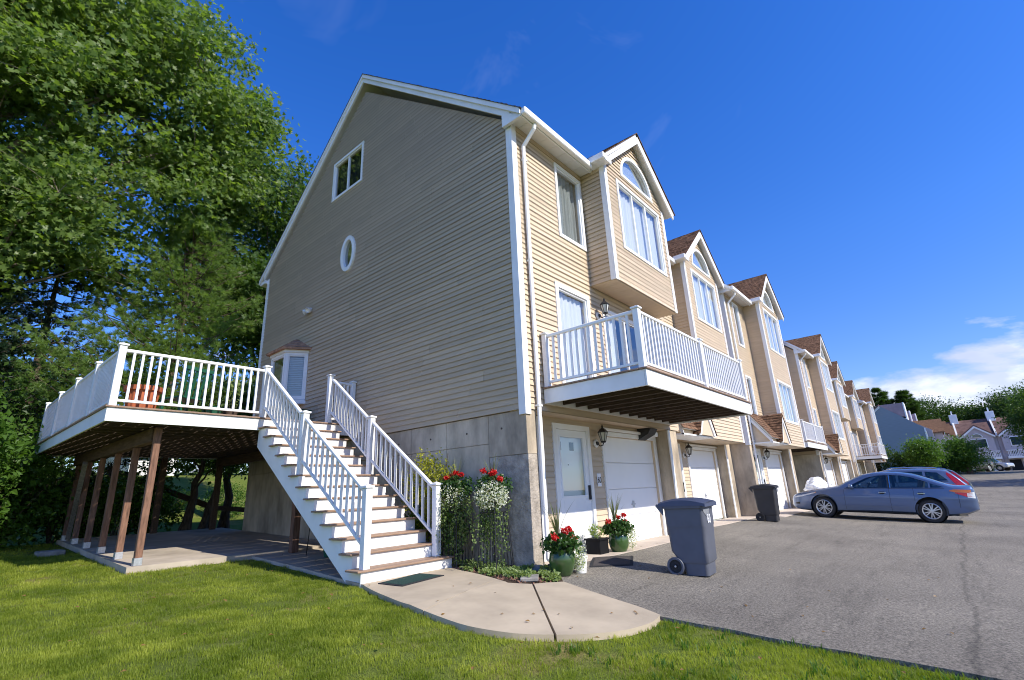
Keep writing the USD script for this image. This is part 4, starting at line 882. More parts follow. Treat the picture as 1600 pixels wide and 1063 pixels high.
slope = math.degrees(math.atan2(G(13.9, -1.6) - G(13.9, -4.4), 2.8))
car('parked_sedan', 'steel blue four-door sedan parked nose-in at the garages', 'car', (14.42, -3.02, (G(13.5, -1.6) + G(13.5, -4.4)) / 2 - .0), 0, slope, sedan, 'paint_blue')
wagon = Spec(); wagon.__dict__.update(sedan.__dict__); wagon.cabin = (1.55, 4.45)
wagon.top = [(0, .66), (.05, .74), (.30, .86), (1.10, 1.0), (1.35, 1.06), (1.70, 1.26), (2.08, 1.47), (2.5, 1.545), (3.2, 1.56), (3.9, 1.535), (4.20, 1.50), (4.40, 1.36), (4.68, 1.06), (4.80, .92), (4.84, .75)]
wagon.belt = [(0, .66), (1.3, .96), (4.2, 1.08), (4.84, 1.0)]; wagon.tumble = .34; wagon.axles = (.95, 3.76); wagon.wr = .35; wagon.ws = (1.40, 2.1); wagon.rw = (4.22, 4.66); wagon.mirror = 1.75
wagon.glass = [([(1.62, .99), (2.62, 1.03)], [(1.62, 1.0), (2.1, 1.34), (2.3, 1.415), (2.62, 1.44)]), ([(2.70, 1.03), (3.50, 1.06)], [(2.70, 1.445), (3.50, 1.44)]), ([(3.58, 1.065), (4.22, 1.09)], [(3.58, 1.435), (3.95, 1.40), (4.22, 1.12)])]
wagon.trim = [([(1.6, .975), (4.24, 1.065)], [(1.6, .99), (4.24, 1.08)])]; wagon.pillar = None; wagon.rails = (2.35, 4.05); wagon.handles = (2.45, 3.38)
wagon.seams = [(1.55, .3, .95, 0), (2.66, .28, 1.0, 0), (3.42, .55, 1.04, 0)]
wagon.lights = [('headlamp', 'headlight', [(.12, .66), (.7, .80)], [(.12, .70), (.7, .86)]), ('tail_red', 'tail_light', [(4.22, 1.30), (4.40, 1.0), (4.60, .78), (4.72, .76)], [(4.22, 1.44), (4.36, 1.34), (4.60, 1.06), (4.72, .92)])]
car('parked_wagon', 'blue grey station wagon with tall red tail light behind the sedan', 'car', (20.5, -3.02, G(20.5, -3.0) + .03), 0, slope * .7, wagon, 'paint_blue2')
hatch = Spec(); hatch.__dict__.update(wagon.__dict__)
car('dark_car', 'black car mostly hidden behind the station wagon, red tail light showing', 'car', (26.5, -3.2, G(26.5, -3.2)), 0, 1.0, hatch, 'paint_black')
suv = Spec(); suv.__dict__.update(wagon.__dict__)
car('far_car', 'black station wagon parked under the right round tree', 'car', (69.5, -4.9, G(69.5, -5)), 55, 0, suv, 'paint_black')
car('far_car', 'low black sedan parked beside the clipped round bushes', 'car', (65.0, -6.6, G(65.0, -6.6)), 62, 0, sedan, 'paint_black')
pk = Spec(); pk.__dict__.update(wagon.__dict__); pk.cabin = (1.7, 3.3); pk.seats = (2.3,)
pk.top = [(0, .78), (.05, .95), (.30, 1.04), (1.3, 1.14), (1.5, 1.2), (1.95, 1.66), (2.3, 1.74), (3.0, 1.74), (3.25, 1.66), (3.45, 1.15), (3.6, 1.10), (5.0, 1.10), (5.1, 1.0), (5.15, .8)]
pk.bot = [(0, .5), (.3, .42), (4.8, .42), (5.15, .55)]; pk.plan = [(0, .7), (.1, .82), (.4, .90), (1, .93), (4.6, .93), (5.0, .9), (5.15, .84)]; pk.belt = [(0, .9), (1.4, 1.12), (5.15, 1.15)]; pk.axles = (.95, 4.1); pk.wr = .39; pk.ws = (1.55, 2.0); pk.rw = (3.25, 3.45); pk.rails = None; pk.handles = (2.6,)
pk.glass = [([(1.85, 1.17), (3.15, 1.17)], [(1.85, 1.35), (2.1, 1.58), (3.0, 1.60), (3.15, 1.5)])]; pk.trim = [([(1.8, 1.15), (3.2, 1.15)], [(1.8, 1.165), (3.2, 1.165)])]
pk.seams = [(1.6, .45, 1.1, 0), (2.8, .45, 1.1, 0)]; pk.lights = [('headlamp', 'headlight', [(.12, .85), (.4, .86)], [(.12, .98), (.4, 1.0)]), ('tail_red', 'tail_light', [(4.98, .85), (5.08, .85)], [(4.98, 1.05), (5.08, 1.02)])]
car('pickup_truck', 'silver and dark pickup truck parked before the far grey houses', 'truck', (92.5, -9.0, G(92.5, -9.0)), 150, 0, pk, 'paint_silver')

# ------------------------------------------------------------------ wheeled bins
def bin_(label, loc, rz, body, lid, number=None):
    t = thing('wheeled_bin', label, 'bin', loc, None, 0, rz); LOC[str(t.GetPath())] = np.zeros(3)
    def ring(hw, y0, y1, z, r=.05, n=6):
        hw, y0, y1 = hw * .93, y0 * .82, y1 * .82
        p = sbox(-hw + r, y0 + r, hw - r, y1 - r).buffer(r, quad_segs=n); c = np.array(shapely.geometry.polygon.orient(p).exterior.coords)[:-1]
        k = np.argmin(np.hypot(c[:, 0] - hw, c[:, 1] - (y0 + r))); c = np.roll(c, -k, 0); return np.column_stack([c, np.full(len(c), z)])
    lev = [(.225, -.30, .10, .005), (.235, -.305, .11, .10), (.238, -.305, .12, .16), (.262, -.335, .18, .19), (.268, -.342, .30, .33), (.275, -.35, .31, .50), (.283, -.362, .318, .66), (.300, -.366, .322, .68), (.310, -.372, .33, .92), (.335, -.395, .355, .925), (.338, -.398, .358, .955), (.30, -.36, .32, .955)]
    R = np.array([ring(*l) for l in lev]); K = R.shape[1]; k = np.arange(K)
    mb = MB().add(R.reshape(-1, 3), np.vstack([np.stack([i * K + k, i * K + (k + 1) % K, (i + 1) * K + (k + 1) % K, (i + 1) * K + k], 1) for i in range(len(lev) - 1)]))
    mb.add(R[0], [[0, i, i + 1] for i in range(1, K - 1)])
    put('body', mb, M[body], t, 30)
    for sx in (-1, 1):
        c = np.array([sx * .237, .20, .125]); ax = (Z1, Y1 * sx, X1 * sx)
        w = put('wheel', MB().lathe([(.085, -.03), (.118, -.03), (.125, -.02), (.125, .025), (.118, .035), (.092, .035), (.088, .02)], c, 28, ax), M['bin_grey' if number else 'tyre'], t, 30)
        put('hub', MB().lathe([(.09, .0), (.09, .012), (.03, .012), (.025, .03), (0, .032)], c, 24, ax), M['rubber'], w, 30); put('axle_cap', MB().lathe([(0, .04), (.014, .036), (.014, .02)], c, 10, ax), M['zinc'], w, 30)
    l = MB(); sec = []
    for s in np.linspace(0, 1, 12):
        y = .33 - s * .69; zc = .965 + .075 * math.sin(math.pi * (.12 + .80 * s)); w = .32
        xs = np.linspace(-1, 1, 25); z = zc + .02 * (1 - np.abs(xs) ** 6) + .008 * (np.abs(((xs + 1) * 4) % 1 - .5) > .32) * (np.abs(xs) < .88)
        top = np.column_stack([xs * w, np.full(25, y), z]); bot = np.column_stack([xs[::-1] * w, np.full(25, y), np.full(25, .956 if s < .97 else .94)]); sec.append(np.vstack([top, bot]))
    S_ = np.array(sec); K = S_.shape[1]; k = np.arange(K)
    l.add(S_.reshape(-1, 3), np.vstack([np.stack([i * K + k, i * K + (k + 1) % K, (i + 1) * K + (k + 1) % K, (i + 1) * K + k], 1) for i in range(11)])); l.add(S_[0], [[0, i, i + 1] for i in range(1, K - 1)]); l.add(S_[-1], [[0, i, i + 1] for i in range(1, K - 1)])
    put('lid', l, M[lid], t, 25)
    h = MB(); h.tube([(-.26, .355, .972), (.26, .355, .972)], .016, 10)
    for sx in (-1, 1): h.poly(Polygon([(.27, .955), (.36, .99), (.38, .965), (.28, .83)]), [sx * .30 - .012, 0, 0], Y1, Z1, X1, .024)
    put('handle', h, M[body], t, 30)
    if number:
        tm = meshkit.text_mesh(number, .115, .003, True); v = tm.vertices; v = np.column_stack([v[:, 0] * .8 - .11, np.full(len(v), -.3075) - v[:, 2], v[:, 1] + .71])
        put('number', (v, tm.faces), M['paint_white'], t)
        put('sticker', MB().poly(Polygon([(-.27, .905), (.06, .905), (.0, .83), (-.12, .805), (-.24, .86)]), [0, -.3065, 0], X1, Z1, -Y1, .003), M['far_box' if False else 'zinc'], t)
    return t
bin_('grey wheeled bin with blue lid and the painted number 60', (1.40, -1.93, G(1.40, -1.95)), 5, 'bin_grey', 'bin_lid', '60')
bin_('black wheeled bin standing before the stained concrete wall', (10.65, -.62, G(10.6, -.6)), 4, 'bin_black', 'bin_black')
# rubbish bag on a dark tub
ic = trimesh.creation.icosphere(5); v = ic.vertices
nz = meshkit.fbm(v * 2.3 + 5, 4) - .5; d = v * (1 + .5 * nz[:, None]) * [.55, .42, .34]; d[:, 2] = np.maximum(d[:, 2], -.2)
b = thing('rubbish_bag', 'bulging white rubbish bag in front of the garages, behind the sedan bonnet', 'bag', (17.6, -.75, .5)); d2 = d.copy(); d2[:, 2] *= (1 + .5 * np.exp(-((d[:, 0] - .2) / .3) ** 2))
put('bag', (d2 + [17.6, -.75, .72], ic.faces), M['bag_white'], b, 60); put('knot', MB().lathe([(.09, 0), (.03, .06), (.05, .13), (.08, .16)], (17.25, -.75, .90), 9), M['bag_white'], b)
tb = thing('storage_tub', 'dark tub under the white rubbish bag', 'tub', (17.6, -.75, 0))
put('tub', MB().lathe([(0, .0), (.42, .0), (.50, .50), (.54, .52), (.54, .55), (.47, .55), (.45, .51), (0, .51)], (17.6, -.75, G(17.6, -.75)), 24), M['bin_black'], tb, 30)
put('rim', MB().lathe([(.515, .46), (.53, .47), (.53, .50), (.515, .51)], (17.6, -.75, G(17.6, -.75)), 24), M['rubber'], tb, 30)

# ------------------------------------------------------------------ lamps, sign, mats
lamp_at(2.66, -.02, 4.72, 'black wall lantern beside the balcony door of number 60')
lamp_at(2.66, .33, 2.02, 'black wall lantern between the entrance door and garage of number 60')
lamp_at(8.95, 1.05, 2.0, 'black wall lantern beside the second garage, above the grey bin'); lamp_at(15.1, .40, 2.0, 'black wall lantern right of the black bin, beside the third garage')
lamp_at(28.05, .53, 2.0, 'far black wall lantern under the two-storey bay behind the sedan')
sg = thing('house_number', 'white house number plate reading 60 between door and garage', 'sign', (2.66, .33, 1.30))
put('plate', MB().box(2.59, 2.73, .318, .332, 1.17, 1.42, .004), M['paint_white'], sg)
tm = meshkit.text_mesh('60', .11, .003, True); v = tm.vertices * [.72, 1, 1]; v = np.column_stack([v[:, 0] - v[:, 0].mean() * 0 - (v[:, 0].max() + v[:, 0].min()) / 2 + 2.66, .3175 - v[:, 2], v[:, 1] + 1.24])
put('digits', (v, tm.faces), M['ink'], sg)
fl = thing('security_light', 'dark wedge security light with white lamps under the balcony', 'lamp', (4.75, .33, 2.42))
put('housing', MB().poly(Polygon([(.33, 2.44), (-.02, 2.42), (.06, 2.30), (.33, 2.18)]), [4.58, 0, 0], Y1, Z1, X1, .36), M['black_iron'], fl); put('lamp_head', MB().box(4.98, 5.16, .08, .30, 2.26, 2.38, .02), M['white_vinyl'], fl); put('bracket', MB().box(4.93, 5.0, .22, .33, 2.3, 2.34), M['black_iron'], fl)
sl = thing('floodlight', 'white twin floodlight high on the gable wall', 'lamp', (-.02, 7.55, 6.25))
put('base', MB().lathe([(0, 0), (.075, 0), (.075, .03), (0, .045)], (-.02, 7.55, 6.28), 16, (Y1, Z1, -X1)), M['white_vinyl'], sl, 30)
for dy in (-.12, .12):
    ax = np.array([-.75, dy * 3, -.55]); ax /= np.linalg.norm(ax); u = np.cross(ax, Z1); u /= np.linalg.norm(u); c0 = np.array([-.09, 7.55 + dy * .6, 6.27])
    h = put('lamp_head', MB().lathe([(0, -.06), (.035, -.055), (.05, 0), (.075, .10), (.068, .11), (.06, .07), (0, .065)], c0, 18, (u, np.cross(ax, u), ax)), M['white_vinyl'], sl, 30)
    put('arm', MB().tube([(-.03, 7.55 + dy * .2, 6.29), c0], .014, 8), M['white_vinyl'], sl)
def mat_on(label, poly, h, m, edge, name='door_mat'):
    t = thing(name, label, 'mat', (*np.array(poly).mean(0), 0)); p = Polygon(poly)
    put('backing', sheet(p, h, .03), M[edge], t); put('carpet', sheet(p.buffer(-.045, join_style=2), h + .004, .004), M[m], t)
mat_on('dark green door mat with black edge at the foot of the white stairs', [(-1.98, .60), (-1.12, .76), (-1.20, 1.22), (-2.02, 1.08)], .034, 'green_mat', 'rubber')
mat_on('dark grey door mat on the asphalt before the entrance door', [(.62, -.60), (1.28, -.98), (1.98, -.62), (1.42, -.16)], .014, 'grey_mat', 'rubber')

# ------------------------------------------------------------------ foliage
def unit(v): return v / (np.linalg.norm(v, axis=-1, keepdims=True) + 1e-9)
def leaf_mesh(C, size, rs, up=.55, droop=.25, w=.62, fold=.18, out=None):
    """One folded diamond per point."""
    n = len(C); sz = size * rs.uniform(.65, 1.25, (n, 1))
    N = unit(rs.normal(size=(n, 3)) + np.array([.05, -.5, up * 2.0]) + (0 if out is None else out))
    A = rs.normal(size=(n, 3)); A = unit(A - (A * N).sum(1, keepdims=True) * N); A = unit(A - np.array([0, 0, droop])); B = unit(np.cross(N, A)); N = np.cross(A, B)
    v = np.stack([C, C + A * sz * .42 + B * sz * w * .5 + N * sz * fold, C + A * sz - N * sz * .05, C + A * sz * .42 - B * sz * w * .5 + N * sz * fold], 1).reshape(-1, 3)
    k = np.arange(n)[:, None] * 4
    return v, np.vstack([k + [0, 1, 2], k + [0, 2, 3]])
def lobed_mesh(C, size, rs, up=.5, droop=.35):
    """A five-pointed leaf (maple) as a fan of triangles."""
    n = len(C); sz = size * rs.uniform(.6, 1.25, (n, 1, 1))
    N = unit(rs.normal(size=(n, 3)) + np.array([.1, -.75, up * 1.9])); A = rs.normal(size=(n, 3)); A = unit(A - (A * N).sum(1, keepdims=True) * N); A = unit(A - np.array([0, 0, droop])); B = unit(np.cross(N, A)); N = np.cross(A, B)
    pr = np.array([(0, 0, 0), (-.55, .18, .08), (-.22, .42, 0), (-.50, .72, .07), (-.14, .66, 0), (0, 1.05, -.12), (.14, .66, 0), (.50, .72, .07), (.22, .42, 0), (.55, .18, .08)])
    v = C[:, None] + sz * (pr[None, :, :1] * B[:, None] + pr[None, :, 1:2] * A[:, None] + pr[None, :, 2:] * N[:, None])
    k = np.arange(n)[:, None] * 10
    F = [(0, 8, 9), (0, 6, 8), (8, 6, 7), (0, 4, 6), (4, 5, 6), (0, 2, 4), (2, 3, 4), (0, 1, 2)]
    return v.reshape(-1, 3), np.vstack([k + list(f) for f in F])
def in_crown(ells, n, rs, seed, thr=.44, shell=.36, freq=.42):
    out = []
    while sum(map(len, out)) < n:
        vol = np.array([np.prod(r) ** .8 for _, r in ells]); i = rs.choice(len(ells), n, p=vol / vol.sum())
        c = np.array([e[0] for e in ells])[i]; r = np.array([e[1] for e in ells])[i]
        p = c + unit(rs.normal(size=(n, 3))) * (rs.uniform(0, 1, (n, 1)) ** shell) * r
        out.append(p[meshkit.fbm(p * freq + seed, 3, seed) > thr])
    return np.vstack(out)[:n]
def limb(mb, a, b, r0, r1, rs, bend=.12, n=7, sides=7):
    a, b = np.array(a, float), np.array(b, float); t = np.linspace(0, 1, n)[:, None]; L = np.linalg.norm(b - a)
    p = a + (b - a) * t + rs.normal(size=(n, 3)) * L * bend * .25 * np.sin(math.pi * t) + np.array([0, 0, L * bend]) * np.sin(math.pi * t) * .6
    mb.tube(p, np.linspace(r0, r1, n), sides); return p
def tree(name, label, base, ells, nclus, nleaf, size, m='leaf_maple', bark='bark', tr=.3, seed=1, nlimb=28, group=None, trunk_top=None, spread=(.55, .55, .32), thr=.44, up=.5, droop=.3, lobed=False, cat='tree', fork=.3, shell=.36, twigs=True):
    rs = np.random.RandomState(seed); base = np.array(base, float)
    t = thing(name, label, cat, base, group)
    cl = in_crown(ells, nclus, rs, seed, thr, shell)
    ctr = np.mean([e[0] for e in ells], 0); top = np.array(trunk_top if trunk_top is not None else ctr + [0, 0, ells[0][1][2] * .5], float)
    H = top - base; tb = MB(); tt = np.linspace(0, 1, 10)[:, None]
    tp = base + H * tt + rs.normal(size=(10, 3)) * .011 * np.linalg.norm(H) * np.sin(math.pi * tt); rad = tr * (1 - .85 * tt[:, 0]) ; rad[0] *= 1.35
    tb.tube(np.vstack([base - [0, 0, .3], tp]), np.concatenate([[rad[0] * 1.1], rad]), 12)
    put('trunk', tb, M[bark], t, 50)
    bm = MB(); pts = []
    order = rs.permutation(nclus)[:nlimb]
    for j in order:
        hgt = np.clip((cl[j][2] - base[2]) / max(H[2], .1) - .25, fork, .95); k = hgt * 9; i0 = int(k); a = tp[i0] + (tp[min(i0 + 1, 9)] - tp[i0]) * (k - i0)
        pts.append(limb(bm, a, cl[j], max(tr * .32 * (1 - hgt * .6), .02), .012, rs))
    if pts:
        from scipy.spatial import cKDTree
        P = np.vstack(pts); kd = cKDTree(P)
        if twigs:
            for c in cl[::2 if nclus > 500 else 1]:
                d, i = kd.query(c)
                if .25 < d < 3.2: limb(bm, P[i], c, .014 if tr > .1 else .006, .004, rs, .1, 4, 4)
        put('branches', bm, M[bark], t, 50)
    C = np.repeat(cl, nleaf, 0) + rs.normal(size=(nclus * nleaf, 3)) * np.array(spread) * rs.uniform(.6, 1.3, (nclus, 1, 1)).repeat(nleaf, 1).reshape(-1, 1)
    put('crown', (lobed_mesh(C, size, rs, up, droop) if lobed else leaf_mesh(C, size, rs, up, droop)), M[m], t)
    return t
def conifer(name, label, base, H, R, z0, seed, m='needle', whorls=16, per=7, tuft=26, nl=.16, group=None, tr=.22, wid=.012):
    rs = np.random.RandomState(seed); base = np.array(base, float); t = thing(name, label, 'tree', base, group)
    put('trunk', MB().tube([base - [0, 0, .3], base + [0, 0, H * .5], base + [0, 0, H]], [tr, tr * .6, .03], 10), M['bark'], t, 50)
    bm = MB(); C, Dr = [], []
    for wz in np.linspace(z0, H * .985, whorls):
        f = (wz - z0) / (H - z0); r = R * (1 - f) ** .75 * rs.uniform(.8, 1.1) + .25
        for k in range(per):
            th = rs.uniform(0, 2 * math.pi); rr = r * rs.uniform(.65, 1.15); d = np.array([math.cos(th), math.sin(th), 0])
            s = np.linspace(0, 1, 9); p = base + [0, 0, wz + rs.uniform(-.3, .3)] + d * (rr * s)[:, None] + Z1 * (-.10 * rr * np.sin(s * math.pi * .8) + .20 * rr * s ** 3)[:, None]
            bm.tube(p, np.linspace(.035, .008, 9), 5)
            sd = np.cross(d, Z1)
            for s_ in np.linspace(.28, 1, max(5, int(rr * 4.2))):
                q = base + [0, 0, wz] + d * rr * s_ + Z1 * (-.10 * rr * math.sin(s_ * math.pi * .8) + .20 * rr * s_ ** 3)
                wv = rr * .42 * (1.05 - s_) + .12
                for off in rs.uniform(-1, 1, 3 + int(wv * 4)): C.append(q + sd * off * wv + rs.normal(size=3) * [.06, .06, .05] + d * abs(off) * .15); Dr.append(unit(d * .9 + sd * off * .7 + Z1 * .55))
    put('branches', bm, M['bark'], t, 50)
    C, Dr = np.array(C), np.array(Dr); C = np.repeat(C, tuft, 0); Dr = unit(np.repeat(Dr, tuft, 0) + rs.normal(size=C.shape) * .62); n = len(C); B = unit(np.cross(Dr, rs.normal(size=(n, 3)))) * wid
    L = nl * rs.uniform(.7, 1.25, (n, 1)); v = np.stack([C - B * .5, C + B * .5, C + Dr * L], 1).reshape(-1, 3)
    put('crown', (v, np.arange(3 * n).reshape(-1, 3)), M[m], t)
    return t
def shrub(name, label, x, y, r, n, size, m, seed, group=None, thr=.40, lobed=False, stems=8, zc=None, cat='shrub', up=.45):
    rs = np.random.RandomState(seed); z = G(x, y) - .03; c = np.array([x, y, z + (r[2] if zc is None else zc)]); t = thing(name, label, cat, (x, y, z), group)
    st = MB()
    for k in range(stems): limb(st, (x + rs.uniform(-.1, .1), y + rs.uniform(-.1, .1), z - .05), c + rs.normal(size=3) * np.array(r) * .45, .016, .005, rs, .08, 5, 5)
    put('stems', st, M['bark'], t, 50)
    cl = in_crown([(c, r)], max(int(n / 18), 6), rs, seed, thr, .30, 1.3); C = np.repeat(cl, 18, 0); C = C + rs.normal(size=C.shape) * np.array(r) * .13; C[:, 2] = np.maximum(C[:, 2], z + .03)
    put('foliage', (lobed_mesh if lobed else leaf_mesh)(C, size, rs, up), M[m], t)
    return t

# big trees behind the deck
tree('maple_tree', 'huge light green maple rising out of the frame behind the deck', (-8.6, 16.5, G(-8, 16)), [((-5.2, 15.2, 14.6), (6.2, 4.6, 8.6)), ((-1.7, 14.4, 15.4), (3.0, 3.0, 4.8)), ((-7.2, 14.8, 8.8), (4.0, 3.4, 3.6)), ((-9, 16, 16), (5, 5, 8))],
     2000, 68, .180, 'leaf_maple', 'pale_bark', .42, 11, 90, None, (-6.0, 15.2, 19.5), (.36, .36, .24), .475, .45, .40, True, shell=.42)
tree('dark_maple', 'dense darker green maple behind the left eave of the gable', (3.4, 17.6, G(3.4, 17.6)), [((2.9, 17.2, 12.6), (3.6, 3.2, 5.4)), ((1.6, 16.2, 9.6), (3.2, 2.8, 3.0))], 620, 62, .18, 'leaf_dark', 'bark', .28, 23, 30, None, (3.0, 17.2, 15.5), (.42, .42, .28), .40, .5, .3, True)
conifer('white_pine', 'soft bluish green pine between the maples behind the deck', (-1.4, 13.9, G(-1.4, 13.9)), 11.2, 3.9, 3.4, 31, 'needle', 18, 9, 30, .17, None, .2, .018)
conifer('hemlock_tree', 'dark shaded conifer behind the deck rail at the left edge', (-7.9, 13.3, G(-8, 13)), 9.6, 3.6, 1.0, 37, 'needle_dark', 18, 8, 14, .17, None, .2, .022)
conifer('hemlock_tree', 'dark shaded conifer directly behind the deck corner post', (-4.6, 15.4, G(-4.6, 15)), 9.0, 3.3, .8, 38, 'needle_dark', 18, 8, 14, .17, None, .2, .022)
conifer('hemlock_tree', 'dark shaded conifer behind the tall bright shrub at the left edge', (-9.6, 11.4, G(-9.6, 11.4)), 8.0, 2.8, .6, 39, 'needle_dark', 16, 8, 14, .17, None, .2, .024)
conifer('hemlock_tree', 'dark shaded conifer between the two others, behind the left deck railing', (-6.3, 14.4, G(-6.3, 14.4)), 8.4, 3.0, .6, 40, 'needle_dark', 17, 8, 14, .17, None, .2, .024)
tree('back_tree', 'small leafy tree with bare leaning trunk seen beneath the deck', (-.7, 13.0, G(-.7, 13)), [((-.5, 13.2, 3.5), (2.3, 1.2, 1.15))], 130, 50, .15, 'leaf_dark', 'bark', .15, 41, 10, None, (-.3, 13.1, 3.6), (.35, .35, .25), .38)
tree('back_tree', 'dark straight trunk under the deck beside the house corner', (1.0, 14.6, G(1, 14.6)), [((1.1, 14.8, 4.4), (1.5, 1.1, 1.0))], 130, 50, .15, 'leaf_dark', 'bark', .16, 43, 10, None, (1.0, 14.6, 5.2), (.35, .35, .25), .38)
tree('back_tree', 'dark leafy sapling among the trunks under the deck', (-.15, 13.2, G(-.1, 13.2)), [((.4, 13.4, 3.2), (1.0, .9, 1.0))], 50, 40, .14, 'leaf_dark', 'bark', .12, 44, 8, None, (.5, 13.4, 3.4), (.3, .3, .25), .38)
for k, (x, y, r, n, s, m, lab) in enumerate([
        (-6.1, 10.6, (1.15, 1.0, 1.75), 3800, .15, 'leaf_bright', 'tall bright leafy shrub at the left edge beside the lawn'),
        (-4.95, 11.9, (1.25, .9, 1.35), 3200, .14, 'leaf_bright', 'bright leafy shrub just behind the left deck posts'),
        (-7.8, 9.6, (1.3, 1.0, 2.0), 3400, .15, 'leaf_dark', 'dark shrub cut by the left picture edge'),
        (-5.6, 13.0, (1.6, 1.0, 2.2), 3600, .14, 'leaf_dark', 'dark tall shrub behind the bright shrubs at the left'),
        (-2.55, 12.75, (1.05, .6, .85), 2600, .11, 'leaf_bright', 'leafy green shrub seen between the deck posts'),
        (-1.7, 13.6, (1.0, .6, 1.0), 2000, .12, 'leaf_dark', 'dark leafy shrub left of the leaning trunk under the deck'),
        (-3.2, 12.8, (.7, .4, .7), 1500, .10, 'leaf_bright', 'lower leafy shrub behind the second deck post'),
        (-3.7, 13.2, (.9, .7, 1.2), 2000, .12, 'leaf_dark', 'shrub behind the middle deck posts'),
        (3.6, 21.5, (1.0, 1.0, .75), 2600, .09, 'leaf_bright', 'clipped round bush on the back lawn beside the house'),
        (.8, 22.5, (1.5, 1.0, .6), 2200, .10, 'leaf_bright', 'low bush on the back lawn between the trunks'),
        (-.8, 24.5, (1.6, 1.2, .9), 2200, .12, 'leaf_dark', 'low dark bush on the back slope, seen under the deck'),
        (2.2, 23.5, (.7, .6, .45), 900, .08, 'leaf_yellow', 'small yellow bush on the back lawn')]):
    shrub('shrub', lab, x, y, r, n, s, m, 50 + k)
t = thing('rail_fence', 'dark sloping timber rail on short posts behind the deck', 'fence', (-1, 13.9, .7))
put('rail', MB().bar((-2.6, 14.3, 2.35), (.3, 13.8, 1.10), .10, .17), M['beam_wood'], t); put('rail', MB().bar((.3, 13.8, 1.10), (1.6, 14.0, .95), .10, .15), M['beam_wood'], t)
for x, y, z in ((-2.5, 14.3, 2.3), (.25, 13.8, 1.15), (1.55, 14.0, .95)): put('fence_post', MB().box(x - .06, x + .06, y - .06, y + .06, G(x, y) - .1, z + .05), M['beam_wood'], t)
t = thing('white_house', 'small white house far up the back slope, seen under the deck', 'house', (4.6, 38, G(4.6, 38)))
zz = G(4.6, 38); put('wall', MB().poly(Polygon([(0, zz - .5), (2.8, zz - .5), (2.8, zz + 2.6), (1.4, zz + 3.6), (0, zz + 2.6)]), [3.2, 38, 0], X1, Z1, Y1, 7), M['white_trim'], t)
put('roof', MB().poly(Polygon([(-.3, zz + 2.42), (1.4, zz + 3.63), (3.1, zz + 2.42), (3.1, zz + 2.58), (1.4, zz + 3.82), (-.3, zz + 2.58)]), [3.2, 37.7, 0], X1, Z1, Y1, 7.6), M['shingle_dark'], t)
for x in (3.5, 4.75): f = put('window', MB().poly(sbox(x, zz + .9, x + .9, zz + 2.2), [0, 37.99, 0], X1, Z1, -Y1, .03), M['white_vinyl'], t); put('pane', MB().box(x + .08, x + .82, 37.945, 37.958, zz + 1, zz + 2.1), M['car_glass'], f)

# ------------------------------------------------------------------ flowers
def spikes(t, c, n, L, rs, spread=.55, name='spike_leaves'):
    V, F = [], []; k0 = 0
    for k in range(n):
        th = rs.uniform(0, 2 * math.pi); s = np.linspace(0, 1, 7); l = L * rs.uniform(.7, 1.1); o = rs.uniform(.2, 1) * spread
        p = np.array(c) + np.stack([math.cos(th) * o * l * s ** 1.4, math.sin(th) * o * l * s ** 1.4, l * (s - .28 * o * s ** 2.4)], 1); b = np.array([-math.sin(th), math.cos(th), 0]) * .011 * (1 - s ** 1.6)[:, None]
        V += [p - b, p + b]; i = np.arange(6); F.append(np.stack([k0 + i, k0 + i + 1, k0 + 7 + i + 1, k0 + 7 + i], 1)); k0 += 14
    put(name, MB().add(np.vstack(V), np.vstack(F)), M['spike'], t)
def blossom(t, c, r, rs, n=70):
    P = np.array(c) + unit(rs.normal(size=(n, 3))) * r * rs.uniform(.55, 1, (n, 1)) * [1, 1, .75]
    put('flower_head', leaf_mesh(P, r * .62, rs, .3, 0, .95, .1), M['petal_red'], t)
def blob(t, name, c, r, n, size, m, rs, w=.7, zmin=None):
    P = np.array(c) + unit(rs.normal(size=(n, 3))) * np.array(r) * rs.uniform(0, 1, (n, 1)) ** .35
    if zmin is not None: P[:, 2] = np.maximum(P[:, 2], zmin)
    put(name, leaf_mesh(P, size, rs, .4, .1, w), M[m], t, kind='stuff')
def vines(t, cs, rs, n=6, L=(.4, 1.0), m='leaf_variegated'):
    V = []; st = MB()
    for k in range(n):
        c = cs + rs.normal(size=3) * [.10, .17, .04]; l = rs.uniform(*L); s = np.linspace(0, 1, 12)
        p = c + np.stack([.04 * np.sin(s * 5 + k), .05 * np.cos(s * 4 + k), -l * s], 1); st.tube(p, .003, 4); V.append(np.repeat(p, 5, 0) + rs.normal(size=(60, 3)) * .022)
    put('vine_stems', st, M['leaf_geranium'], t); put('vine_leaves', leaf_mesh(np.vstack(V), .038, rs, .1, .5, .8), M[m], t)
POT = [(0, 0), (.15, 0), (.165, .015), (.215, .12), (.235, .24), (.215, .35), (.185, .395), (.195, .415), (.205, .43), (.175, .435), (.16, .40), (.17, .36)]
